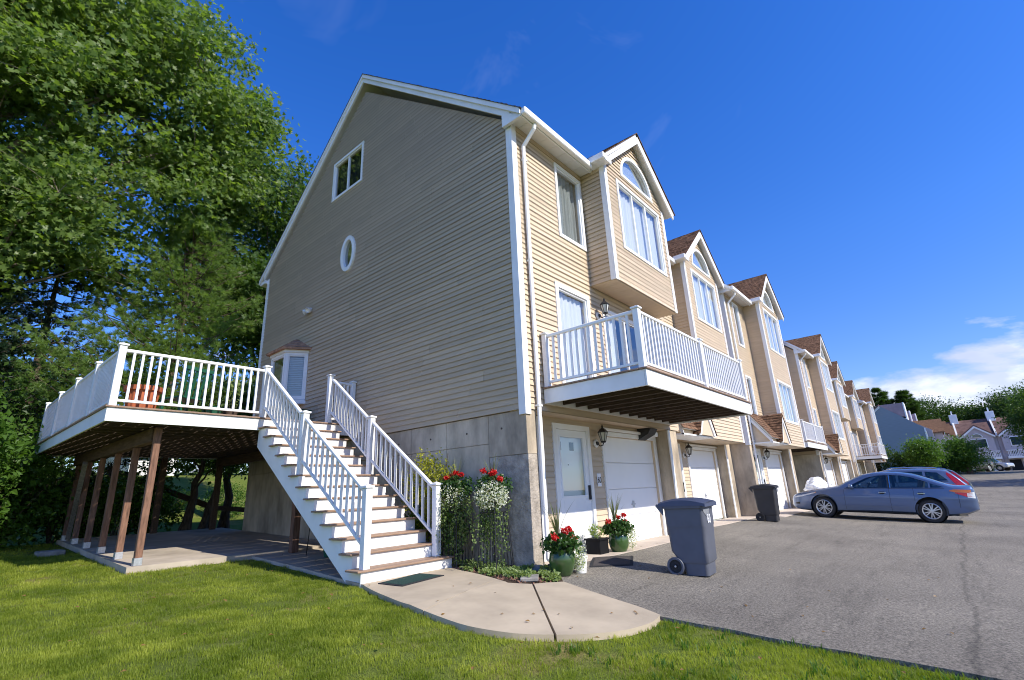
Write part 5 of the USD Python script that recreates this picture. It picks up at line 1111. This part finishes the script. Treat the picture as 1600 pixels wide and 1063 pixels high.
def pot(label, x, y, seed, s=1.0, side=1, tipped=False):
    rs = np.random.RandomState(seed); z = G(x, y); c = np.array([x, y, z]); t = thing('flower_pot', label, 'flower pot', c, None)
    put('pot', MB().lathe(np.array(POT) * s * .8, c, 36), M['green_glaze'], t, 40); put('earth', MB().lathe([(0, .32 * s), (.135 * s, .31 * s)], c, 20), M['soil'], t)
    blob(t, 'geranium_leaves', c + [0, 0, .41 * s], (.28, .28, .16), 560, .065, 'leaf_geranium', rs, .95)
    spikes(t, c + [-.02, .03, .45 * s], 22, .62, rs)
    for dx, dy, dz in ([(-.31, -.12, .60), (-.06, -.12, .66), (.14, -.05, .68), (.24, -.02, .62), (.25, -.06, .54)] if side > 0 else [(-.33, -.02, .62), (.17, -.06, .70), (.22, -.05, .60), (.15, .05, .66)]): blossom(t, c + [dx, dy, dz - .07], .050, rs)
    fs = MB()
    for dx, dy, dz in ((-.31, -.12, .58), (.14, -.05, .66), (.24, -.02, .6)): limb(fs, c + [dx * .4, dy * .4, .45], c + [dx, dy, dz - .07], .005, .004, rs, .1, 4, 5)
    put('stalks', fs, M['leaf_geranium'], t)
    blob(t, 'alyssum_leaves', c + [.20, -.12, .28 * s], (.13, .14, .24), 260, .035, 'leaf_variegated', rs, .6, z + .02); blob(t, 'alyssum', c + [.21, -.13, .26 * s], (.15, .15, .25), 420, .024, 'petal_white', rs, .9, z + .02)
    return t
pot('green glazed pot of red geraniums beside the downspout', -.12, -.62, 81); pot('green glazed pot of red geraniums beside the garage door', 2.34, -.16, 82, 1.0, -1)
wp = thing('white_pot', 'small white pot half hidden by flowers beside the green pot', 'flower pot', (.22, -.80, 0)); put('pot', MB().lathe([(0, 0), (.075, 0), (.10, .20), (.108, .205), (.108, .23), (.09, .23), (.085, .2)], (.20, -.72, G(.2, -.7)), 24), M['white_pot'], wp, 40); put('earth', MB().lathe([(0, .2), (.088, .2)], (.20, -.72, G(.2, -.7)), 16), M['soil'], wp)
bx = thing('black_planter', 'square black planter with grey plants under the house number', 'planter', (1.95, .02, 0)); rs = np.random.RandomState(9)
put('box', MB().box(1.78, 2.08, -.10, .20, .0, .26, .01).box(1.76, 2.10, -.12, .22, .24, .27, .005), M['ink'], bx); blob(bx, 'foliage', (1.93, .05, .38), (.15, .15, .12), 160, .05, 'leaf_variegated', rs)
def obelisk(label, x, y, seed, white):
    rs = np.random.RandomState(seed); z = G(x, y); t = thing('plant_stand', label, 'plant stand', (x, y, z)); a, b, H = .20, .155, 1.14
    fr = MB()
    for sx in (-1, 1):
        for sy in (-1, 1): fr.tube([(x + sx * a, y + sy * a, z - .03), (x + sx * b, y + sy * b, z + H * .72), (x + sx * (b + .02), y + sy * (b + .02), z + H)], .010, 6)
    put('legs', fr, M['black_iron'], t, 40)
    for s in (-1, 1):
        for k in range(5):
            u = -.75 + k * .375
            for ax in (0, 1):
                p0 = np.array([x, y, z + .05]); p1 = np.array([x, y, z + H * .74]); p0[ax] += s * a; p1[ax] += s * b; p0[1 - ax] += u * a; p1[1 - ax] += u * b
                put('rod', MB().tube([p0, p1], .0055, 5), M['black_iron'], t)
    rg = MB()
    for zz, r in ((.05, a), (H * .74, b), (H * .98, b + .02)):
        for p, q in (((-1, -1), (1, -1)), ((1, -1), (1, 1)), ((1, 1), (-1, 1)), ((-1, 1), (-1, -1))): rg.tube([(x + p[0] * r, y + p[1] * r, z + zz), (x + q[0] * r, y + q[1] * r, z + zz)], .008, 6)
    th = np.linspace(0, 2 * math.pi * 1.2, 26); rg.tube(np.stack([np.full(26, x - b - .02), y - .05 + (.11 - .012 * th) * np.cos(th), z + .90 + (.11 - .012 * th) * np.sin(th)], 1), .008, 6)
    put('scroll_frame', rg, M['black_iron'], t, 40, kind='stuff')
    put('basket', MB().lathe([(0, H - .28), (.10, H - .27), (.155, H - .03), (.165, H - .02), (.15, H - .02)], (x, y, z), 20), M['bin_black'], t, 40)
    top = np.array([x, y, z + H])
    blob(t, 'foliage', top + [0, 0, .10], (.28, .34, .20), 640, .058, 'leaf_geranium', rs, .9); spikes(t, top + [0, 0, .05], 16, .62, rs, .55)
    for dx, dy, dz in ([(-.10, .14, .26), (-.12, -.12, .33), (-.05, -.18, .30), (.0, .1, .3)] if not white else [(-.10, .12, .34), (-.05, -.02, .28), (-.1, -.12, .30), (.04, .04, .33), (-.12, -.26, .2)]): blossom(t, top + [dx, dy, dz], .050, rs)
    blob(t, 'alyssum_leaves', top + [-.10, -.04, -.06], (.22, .30, .20), 420, .035, 'leaf_variegated', rs, .6); blob(t, 'alyssum', top + [-.16, -.08 if white else 0, -.04], (.22, .34, .22), 1500 if white else 620, .026, 'petal_white', rs, .9)
    if not white: blob(t, 'trailing_leaves', top + [-.04, .02, -.52], (.22, .27, .50), 900, .045, 'leaf_bright', rs, .75, z + .03)
    else: blob(t, 'trailing_leaves', top + [-.04, .10, -.42], (.18, .14, .34), 260, .04, 'leaf_bright', rs, .75, z + .03)
    vines(t, top + [-.12, 0, -.12], rs, 16 if white else 22, (.35, .95) if white else (.5, 1.05))
obelisk('black wire plant stand with trailing vines, next to the stair post', -.30, 1.36, 91, False); obelisk('black wire plant stand crowned with white and red flowers nearest the house corner', -.30, .50, 92, True)
shrub('shrub', 'yellow green shrub behind the right stair railing', -.27, 2.10, (.25, .66, .74), 3200, .055, 'leaf_yellow', 93, None, .3, zc=1.12)
shrub('shrub', 'low green plants filling the bed under the stair railing', -.30, 2.6, (.26, .5, .5), 900, .06, 'leaf_bright', 94, None, .3)
rs = np.random.RandomState(95); gc = thing('ground_cover', 'low green ground cover in the soil bed below the plant stands', 'ground cover', (-.5, .3, 0)); gc.SetCustomDataByKey('kind', 'stuff')
P = np.array([p for p in rs.uniform([-1.1, -.9], [0, 1.45], (9000, 2)) if BED.buffer(-.03).contains(Point(p))]); dens = meshkit.fbm(np.column_stack([P * 3.2, P[:, 0] * 0]), 3, 5); P = P[(dens > .56) | ((P[:, 1] > .35) & (dens > .47))]
put('leaves', leaf_mesh(np.column_stack([P, ground(P[:, 0], P[:, 1]) + rs.uniform(.015, .07, len(P))]), .05, rs, .6, 0, .7), M['leaf_variegated'], gc)
st = thing('paver', 'loose grey stone paver lying in the soil bed', 'stone', (-.75, -.45, 0)); put('stone', MB().obox((-.72, -.50, G(-.7, -.5) + .03), np.array([[.8, .6, 0], [-.6, .8, 0], [0, 0, 1]]), (.17, .12, .022), .008), M['stone_grey'], st)
rs = np.random.RandomState(96); ch = MB()
for x, y in rs.uniform([-1.0, -.85], [-.05, 1.3], (700, 2)):
    if BED.buffer(-.02).contains(Point(x, y)):
        q = np.linalg.qr(rs.normal(size=(3, 3)))[0]; ch.obox((x, y, G(x, y) + .015), q, rs.uniform(.004, .018, 3))
put('mulch', ch, M['post_wood'], label='scattered brown wood chips and pebbles on the soil bed', cat='mulch', kind='stuff')
dkt = thing('splash_pad', 'dark rubble mound at the foot of the downspout', 'rubble', (.1, -.32, 0)); rs = np.random.RandomState(97)
for k in range(16):
    ic2 = trimesh.creation.icosphere(2); v = ic2.vertices * (1 + .35 * (meshkit.fbm(ic2.vertices * 1.7 + k * 9, 3)[:, None] - .5)) * rs.uniform(.04, .10) * [1.2, 1, .7]
    x, y = rs.uniform(-.38, .42), rs.uniform(-.50, -.10); put('stone', (v + [x, y, G(x, y) + .02], ic2.faces), M['rubber' if k % 3 else 'stone_grey'], dkt, 50)

# things on and under the deck
pl = thing('terracotta_planter', 'fluted orange planter with leafy plants on the deck', 'planter', (-4.0, 5.55, 2.77)); rs = np.random.RandomState(70)
ringp = []
for r, z in ((.20, 0), (.215, .05), (.245, .36), (.285, .37), (.29, .45), (.265, .45), (.25, .40)):
    th = np.arange(64) * 2 * math.pi / 64; rr = r * (1 + (.035 * np.cos(th * 16) if .02 < z < .365 else 0)); ringp.append(np.column_stack([-4.0 + rr * np.cos(th), 5.55 + rr * np.sin(th), np.full(64, 2.77 + z)]))
k = np.arange(64); put('pot', MB().add(np.vstack(ringp), np.vstack([np.stack([i * 64 + k, i * 64 + (k + 1) % 64, (i + 1) * 64 + (k + 1) % 64, (i + 1) * 64 + k], 1) for i in range(6)])), M['terracotta'], pl, 40)
put('earth', MB().lathe([(0, .42), (.26, .42)], (-4.0, 5.55, 2.77), 20), M['soil'], pl); blob(pl, 'foliage', (-3.95, 5.55, 3.42), (.34, .34, .26), 320, .08, 'leaf_dark', rs)
def chair(label, loc, m, rz):
    t = thing('plastic_chair', label, 'chair', loc, None, 0, rz); LOC[str(t.GetPath())] = np.zeros(3)
    put('seat', MB().box(-.26, .26, -.24, .24, .39, .425, .012), M[m], t)
    for k in range(6): x = -.225 + k * .09; put('slat', MB().bar((x, .22, .42), (x * 1.1, .36, .95), .055, .014, up=(0, 1, .2)), M[m], t)
    put('back_rail', MB().bar((-.28, .365, .96), (.28, .365, .96), .03, .07), M[m], t)
    for sx in (-1, 1):
        put('leg', MB().bar((sx * .25, -.24, 0), (sx * .25, -.22, .64), .05, .05, up=Y1), M[m], t); put('leg', MB().bar((sx * .25, .32, 0), (sx * .25, .22, .42), .05, .05, up=Y1), M[m], t); put('arm', MB().box(sx * .25 - .03, sx * .25 + .03, -.28, .30, .64, .665, .008), M[m], t)
chair('green plastic chair with slatted back behind the deck railing', (-3.2, 6.1, 2.77), 'green_plastic', 200); chair('green plastic chair on the deck below the bay window', (-.40, 7.15, 2.70), 'green_plastic', 95); chair('red plastic chair on the balcony behind the black bin', (21.2, .6, 2.86), 'red_plastic', 150)
for k, (x, y, lab) in enumerate(((-2.75, 5.75, 'small potted green plant right of the green deck chair'), (-2.35, 6.0, 'potted plant with pale stems near the top of the stairs'))):
    t = thing('potted_plant', lab, 'potted plant', (x, y, 2.77)); put('pot', MB().lathe([(0, 0), (.10, 0), (.14, .22), (.15, .25), (.13, .25), (.12, .22)], (x, y, 2.77), 20), M['green_plastic' if k == 0 else 'dark_joist'], t, 30); blob(t, 'foliage', (x, y, 3.25 + .2 * k), (.22, .22, .32 + .15 * k), 240, .07, 'leaf_dark' if k == 0 else 'leaf_variegated', rs)
    put('stems', limb.__call__ and (lambda mb: [limb(mb, (x, y, 2.95), (x + dx, y + dy, 3.4), .006, .003, rs) for dx, dy in ((-.1, 0), (.1, .05), (0, -.1))] and mb)(MB()), M['bark'], t)
t = thing('wire_basket_planter', 'dark wire hayrack planter standing under the stairs', 'planter', (-1.0, 4.3, G(-1, 4.3))); z = G(-1, 4.3) + .02
put('tub', MB().lathe([(0, 0), (.2, 0), (.26, .42), (.28, .44), (.24, .44)], (-1.0, 3.9, z), 24), M['green_plastic'], t, 30)
wb = MB()
for k in range(9): th = math.pi * k / 8; wb.tube([(-1.0 + .24 * math.cos(th), 4.4 + .1 * math.sin(th), z + .75), (-1.0 + .2 * math.cos(th), 4.4 - .12 * math.sin(th), z + .55), (-1.0, 4.42, z + .45)], .005, 5)
wb.tube([(-1.25, 4.4, z + .75), (-.75, 4.4, z + .75)], .006, 5); wb.tube([(-1.25, 4.5, z), (-1.25, 4.4, z + .75)], .008, 5); wb.tube([(-.75, 4.5, z), (-.75, 4.4, z + .75)], .008, 5)
put('wire_rack', wb, M['black_iron'], t, 40)

# ------------------------------------------------------------------ far right: houses, trees, bushes
def far_house(label, loc, poly, length, U, N, wallm, boxes=(), dormers=(), name='far_house'):
    """A gabled block: poly is its end wall in (u, z) along U, extruded along N."""
    o = np.array(loc, float); t = thing(name, label, 'house', o); U, N = np.array(U, float), np.array(N, float)
    p = Polygon(poly); put('wall', MB().poly(p, o, U, Z1, N, length), M[wallm], t)
    P_ = np.array(poly); top = P_[np.argmax(P_[:, 1])]; z_e = sorted(set(P_[:, 1]))[1]; el = P_[(P_[:, 1] == z_e)]
    for e in el:
        d = (top - e) / np.linalg.norm(top - e); n = np.array([-d[1], d[0]]); n = n if n[1] > 0 else -n; a = e - d * .4
        put('roof', MB().poly(Polygon([a, top + n * 0, top + [0, .18], a + n * .16]), o - N * .25, U, Z1, N, length + .5), M['far_roof'], t)
        put('rake_board', MB().poly(Polygon([a - n * .0, top, top - [0, .30], a - n * .26]), o - N * .05, U, Z1, N, .04), M['white_trim'], t)
    for (u, z, w, h, along, d_) in boxes:
        b = put('roof_box', MB().poly(sbox(u - w / 2, z, u + w / 2, z + h), o + N * along, U, Z1, N, d_), M['far_box'], t)
        put('edge_board', MB().poly(sbox(u - w / 2 - .14, z - .6, u - w / 2 - .01, z + h + .05), o + N * (along - .05), U, Z1, N, d_ + .1), M['white_trim'], b)
    return t
gz = 1.2
xb = 74.0
bl = far_house('blue grey gable end house rising behind the row and the hedge', (xb, .4, 0), [(-3.9, -.5), (9, -.5), (9, 3.0), (0, 9.9), (-3.9, 6.7)], 9, Y1, X1, 'blue_siding', [(-1.2, 8.3, 2.4, 1.75, .8, 3.0)])
put('corner_board', MB().box(xb - .04, xb + .12, -3.62, -3.48, 0, 6.6), M['white_trim'], bl)
for k in range(6):
    x = 83.5 + k * 7.2; y = -.2 - k * .45
    h = far_house(f'brown roofed house with a front gable, number {k + 1} of the row behind the blue grey house' if False else ['brown roofed gabled house directly behind the blue grey house', 'second brown roofed gabled house behind the left round tree', 'third brown roofed gabled house above the gap between the round trees', 'fourth brown roofed gabled house above the right round tree', 'fifth brown roofed gabled house with chimney box beside the grey house', 'last brown roofed gabled house next to the facing grey house'][k],
                  (x, y, 0), [(-3.9, -.5), (9, -.5), (9, 4.5), (1.5, 10.6 + .1 * k), (-3.9, 6.9 + .12 * k)], 6.6, Y1, X1, 'far_siding', [(0.4, 9.0 + .1 * k, 1.9, 2.0, .6, 1.7)])
    zz = 6.6 + .12 * k
    g = MB().poly(Polygon([(0, 2.4), (3.4, 2.4), (3.4, zz), (1.7, zz + 1.75), (0, zz)]), [x + 1.6, y - 4.9, 0], X1, Z1, Y1, 2.4); put('front_gable', g, M['far_siding'], h)
    for e in (0, 3.4):
        q = [(1.7, zz + 1.75), (e + (-.3 if e == 0 else .3), zz - .1), (e + (-.3 if e == 0 else .3), zz + .06), (1.7, zz + 1.95)]; put('gable_roof', MB().poly(Polygon(q), [x + 1.6, y - 5.15, 0], X1, Z1, Y1, 4.5), M['shingle'], h)
        q = [(1.7, zz + 1.72), (e + (-.3 if e == 0 else .3), zz - .1), (e + (-.3 if e == 0 else .3), zz - .40), (1.7, zz + 1.40)]; put('gable_rake', MB().poly(Polygon(q), [x + 1.6, y - 5.12, 0], X1, Z1, Y1, .06), M['white_trim'], h)
    f = put('gable_window', MB().box(x + 2.4, x + 4.2, y - 4.95, y - 4.9, 4.6, 6.2), M['white_vinyl'], h); put('pane', MB().box(x + 2.5, x + 4.1, y - 4.965, y - 4.952, 4.7, 6.1), M['car_glass'], f)
def cross_house(label, y0, k):
    """Grey town house that faces the camera side (-x)."""
    x = 112.0; t = thing('grey_townhouse', label, 'townhouse', (x, y0, 0)); w = 4.96; zg = 1.4; e = 5.6 + zg
    put('wall', MB().box(x, x + 9, y0 - w, y0, zg - .8, e), M['far_siding'], t)
    put('roof', MB().poly(Polygon([(-.4, e - .1), (4.5, e + 2.9), (9.4, e - .1), (9.4, e + .1), (4.5, e + 3.15), (-.4, e + .1)]), [x, y0 - w + .02, 0], X1, Z1, Y1, w - .04), M['far_roof'], t)
    put('parapet', MB().poly(Polygon([(-.45, e - .2), (4.5, e + 2.95), (4.5, e + 3.45), (-.45, e + .3)]), [x, y0 - .12, 0], X1, Z1, Y1, .24), M['white_trim'], t)
    put('chimney_box', MB().box(x + 3.6, x + 5.2, y0 - .8, y0 + .3, e + 2.2, e + 4.3, .02).box(x + 4.2, x + 4.5, y0 - .3, y0 - .1, e + 4.3, e + 5.0), M['white_trim'], t)
    c = y0 - 2.5; put('front_gable', MB().poly(Polygon([(c - 2.0, 4.2), (c + 2.0, 4.2), (c + 2.0, e + .0), (c, e + 1.65), (c - 2.0, e + .0)]), [x - .5, 0, 0], Y1, Z1, X1, 3.5), M['far_siding'], t)
    for s in (-1, 1):
        put('gable_rake', MB().poly(Polygon([(c, e + 1.7), (c + s * 2.3, e - .15), (c + s * 2.3, e - .45), (c, e + 1.35)]), [x - .72, 0, 0], Y1, Z1, X1, .06), M['white_trim'], t)
        put('gable_roof', MB().poly(Polygon([(c, e + 1.72), (c + s * 2.35, e - .15), (c + s * 2.35, e + .02), (c, e + 1.92)]), [x - .75, 0, 0], Y1, Z1, X1, 4.5), M['far_roof'], t)
    f = put('arched_window', MB().poly(arch_poly(c, e - .3, .75, .7), [x - .55, 0, 0], Y1, Z1, X1, .05), M['white_vinyl'], t); put('pane', MB().poly(arch_poly(c, e - .25, .62, .56), [x - .57, 0, 0], Y1, Z1, X1, .015), M['car_glass'], f)
    for a, b, z0, z1 in ((c - 1.1, c + 1.1, e - 2.0, e - .5), (c - 1.6, c - .7, 3.6, 5.0), (c + .5, c + 1.5, 3.6, 5.2)):
        xx = x - .55 if z0 > 4.5 else x - .03
        f = put('window', MB().box(xx, xx + .05, a, b, z0, z1), M['white_vinyl'], t); put('pane', MB().box(xx - .015, xx - .002, a + .1, b - .1, z0 + .1, z1 - .1), M['car_glass'], f)
    put('balcony_floor', MB().box(x - 1.6, x - .01, y0 - w + .2, y0 - .5, 3.0, 3.35), M['white_trim'], t)
    rl = MB().box(x - 1.6, x - 1.52, y0 - w + .2, y0 - .5, 4.25, 4.33)
    for j in range(21): yy = y0 - w + .25 + j * .2; rl.box(x - 1.58, x - 1.54, yy, yy + .07, 3.35, 4.25)
    put('balcony_rail', rl, M['white_vinyl'], t); put('garage_door', MB().box(x - .06, x - .01, y0 - 4.6, y0 - 2.2, zg - .3, 2.9), M['door_white'], t); put('porch', MB().box(x - .08, x - .01, y0 - 2.0, y0 - .6, zg - .3, 2.8), M['dark_room'], t)
for k, lab in enumerate(('grey facing townhouse with arched gable window, left of the one with the white balcony', 'grey facing townhouse with a white balcony under its arched gable window', 'grey facing townhouse half hidden by the tree at the right edge', 'grey facing townhouse cut by the right picture edge')): cross_house(lab, -1.9 - 5.0 * k, k)

def fartree(label, base, ells, nc, nl, size, m, seed, spread=(.9, .9, .6), name='far_tree', tr=.25, thr=.36, group=None): return tree(name, label, (base[0], base[1], G(base[0], base[1]) - .1), ells, nc, nl, size, m, 'bark', tr, seed, 14, group, None, spread, thr, .5, .2, False, 'tree', .3, .30, False)
fartree('round young tree with light leaves left of the pair before the blue grey house', (56.2, -3.5), [((56.2, -3.3, 3.05), (1.25, 1.25, 1.3))], 150, 40, .19, 'leaf_bright', 101, (.4, .4, .3), 'round_tree')
fartree('round young tree with light leaves right of the pair before the brown roofs', (60.2, -6.3), [((60.2, -6.05, 2.85), (1.45, 1.45, 1.4))], 170, 40, .19, 'leaf_bright', 102, (.4, .4, .3), 'round_tree')
for k, (x, y, r, lab) in enumerate(((57.5, .2, (1.5, 1.8, 1.5), 'dark leafy hedge bush touching the far end of the row'), (58.5, -1.8, (1.4, 1.5, 1.2), 'dark leafy hedge bush left of the round trees'), (61.5, -4.2, (1.4, 1.6, 1.0), 'dark low hedge bush between the two round trees'))): shrub('hedge', lab, x, y, r, 1800, .22, 'far_leaf', 110 + k, None, .3)
for k, (x, y, r, lab) in enumerate(((71.6, -7.35, (.75, .75, .85), 'clipped round bush nearest the lane, right of the black cars'), (77.5, -8.4, (.8, .8, .9), 'clipped round bush behind the first, left of the pickup'), (70.5, -6.2, (.6, .6, .45), 'small clipped bush behind the black sedan'))): shrub('clipped_bush', lab, x, y, r, 2200, .12, 'far_leaf', 120 + k, None, .2)
for k, (x, y, zc, r, lab) in enumerate(((133, 12, 11.6, (7, 9, 6.4), 'broad tree crown behind the brown roofs, leftmost of the tree line'), (136, -1, 11.0, (7, 9, 6.0), 'broad tree crown in the middle of the tree line behind the brown roofs'), (138, -9, 9.5, (6, 5, 5), 'lower tree crown of the tree line, behind the chimney box'), (134, -17, 10.5, (6, 5.5, 5.5), 'dark tree crown behind the facing grey townhouses'))):
    fartree(lab, (x, y), [((x, y, zc), r)], 640, 42, .40, 'far_leaf', 130 + k, (1.2, 1.2, .8), tr=.45)
conifer('far_pine', 'far pine standing above the last roof of the row', (112, 2.6, G(112, 2.6)), 15.6, 4.2, 6, 141, 'far_leaf', 12, 7, 22, .7, None, .3, .07)
conifer('far_pine', 'far pine just right of the other one above the blue grey gable', (112, -1.0, G(112, -1)), 14.6, 3.6, 6, 142, 'far_leaf', 12, 7, 22, .7, None, .3, .07)
for k, (x, y, lab) in enumerate(((-15, 33, 'far leafy tree on the back slope, leftmost, behind the shrubs'), (-5, 37, 'far leafy tree on the back slope left of the white house'), (9.5, 40, 'far leafy tree on the back slope right of the white house'), (-1, 47, 'far leafy tree behind the white house'))):
    z = G(x, y); fartree(lab, (x, y), [((x, y, z + 3.6), (4.6, 3.5, 4.2))], 240, 36, .34, 'leaf_dark', 160 + k, (.8, .8, .6), 'background_tree', .25)
fartree('dark tree at the right edge hanging before the grey townhouses', (62.5, -13.6), [((62.0, -13.2, 6.0), (3.2, 3.0, 3.6)), ((60.5, -11.7, 5.0), (1.8, 1.5, 2.0))], 300, 40, .22, 'leaf_dark', 151, (.5, .5, .4), 'edge_tree', .22)
fartree('tree just outside the right edge that shades the lane', (46, -18.5), [((46, -18.5, 7), (4, 4, 4))], 200, 30, .35, 'leaf_dark', 152, (.6, .6, .5), 'edge_tree', .25)
fartree('second tree outside the right edge, further along the lane', (80, -24), [((80, -24, 8), (5, 5, 5))], 200, 30, .4, 'leaf_dark', 153, (.7, .7, .5), 'edge_tree', .25)

# ------------------------------------------------------------------ fallen leaves
rs = np.random.RandomState(190); P = rs.uniform([-8, -5], [5, 6], (420, 2)); P = P[(shapely.contains_xy(ASPHALT, P[:, 0], P[:, 1]) & (P[:, 0] < 4) & (rs.uniform(size=len(P)) < .45)) | (shapely.contains_xy(WALK, P[:, 0], P[:, 1]) & (rs.uniform(size=len(P)) < .15)) | ((P[:, 0] < -1.2) & (P[:, 1] < 5) & (rs.uniform(size=len(P)) < .6))]
put('fallen_leaves', leaf_mesh(np.column_stack([P, ground(P[:, 0], P[:, 1]) + np.where(P[:, 0] < -1.1, .032, .012)]), .05, rs, 3.0, 0, .6, .12), M['fallen'], label='few dry fallen leaves scattered over lawn, walkway and asphalt', cat='fallen leaves', kind='stuff')
# ------------------------------------------------------------------ grass blades
rs = np.random.RandomState(200)
LAWN = Polygon([(-30, -12), (-1.03, -12), (-1.05, -2.5), (-2.3, -2.1), (-2.7, -1.2), (-2.6, -.4), (-2.18, 1.2), (-2.05, 3.2), (-1.95, 5.28), (-3.87, 5.30), (-3.9, 14), (-14, 14), (-30, 14)]).difference(WALK.buffer(-.03)).difference(SLAB.buffer(.0)).difference(STRIP)
def keep(P): return shapely.contains_xy(LAWN, P[:, 0], P[:, 1])
def tuft(seed, n, h, w):
    r = np.random.RandomState(seed); V, F = [], []
    for k in range(n):
        p = np.array([r.normal() * .035, r.normal() * .035, 0]); th = r.uniform(0, 2 * math.pi); d = np.array([math.cos(th), math.sin(th), 0]); hh = h * r.uniform(.55, 1.2); l = r.uniform(.15, .8) * hh; b = np.array([-d[1], d[0], 0]) * w * .5
        m_ = p + d * l * .35 + Z1 * hh * .6; e = p + d * l + Z1 * hh * (1 - .25 * l / hh)
        V += [p - b, p + b, m_ + b * .8, m_ - b * .8, e]; o = 5 * k; F += [[o, o + 1, o + 2], [o, o + 2, o + 3], [o + 3, o + 2, o + 4]]
    return np.array(V), np.array(F)
pi = UsdGeom.PointInstancer.Define(stage, '/World/grass'); tag(pi.GetPrim(), 'short mown grass blades covering the lawn', 'grass', None, 'stuff')
for k in range(5): put('tuft', tuft(300 + k, 26, .040, .0044), M['grass_blade'], pi.GetPrim(), local=True)
put('tuft', tuft(310, 14, .065, .010), M['leaf_bright'], pi.GetPrim(), local=True)
fwd = np.array([F_[0], F_[1]]); fwd /= np.linalg.norm(fwd); Ps = []
for lo, hi, dens in ((0, 6.5, 330), (6.5, 9.5, 210), (9.5, 15, 110), (15, 22, 45)):
    P = rs.uniform([-16, -8], [-1, 14], (int(15 * 22 * dens), 2)); d = P - CAM[:2]; dist = np.hypot(*d.T); ang_ = (d @ fwd) / np.maximum(dist, .01)
    Ps.append(P[(dist >= lo) & (dist < hi) & (ang_ > .42) & keep(P)])
P = np.vstack(Ps)
patch_ = meshkit.fbm(np.column_stack([P * .9, P[:, 0] * 0]), 4, 3); P = P[rs.uniform(size=len(P)) < np.clip((patch_ - .28) * 5, .45, 1)]
n = len(P); sc_ = rs.uniform(.7, 1.25, n); dd = np.hypot(*(P - CAM[:2]).T); edge = np.array(shapely.distance(shapely.points(P), ASPHALT)); weeds = (edge < 1.6) & (rs.uniform(size=n) < .06) & (P[:, 1] < -2)
th = rs.uniform(0, 2 * math.pi, n)
pi.CreatePrototypesRel().SetTargets([c.GetPath() for c in pi.GetPrim().GetChildren()])
pi.CreateProtoIndicesAttr(Vt.IntArray.FromNumpy(np.where(weeds, 5, rs.randint(0, 5, n)).astype(np.int32)))
pi.CreatePositionsAttr(Vt.Vec3fArray.FromNumpy(np.column_stack([P, ground(P[:, 0], P[:, 1]) - .037]).astype(np.float32)))
pi.CreateScalesAttr(Vt.Vec3fArray.FromNumpy(np.repeat((sc_ * np.where(dd > 9.5, 1.25, 1))[:, None], 3, 1).astype(np.float32)))
pi.CreateOrientationsAttr([Gf.Quath(float(math.cos(a / 2)), 0, 0, float(math.sin(a / 2))) for a in th])
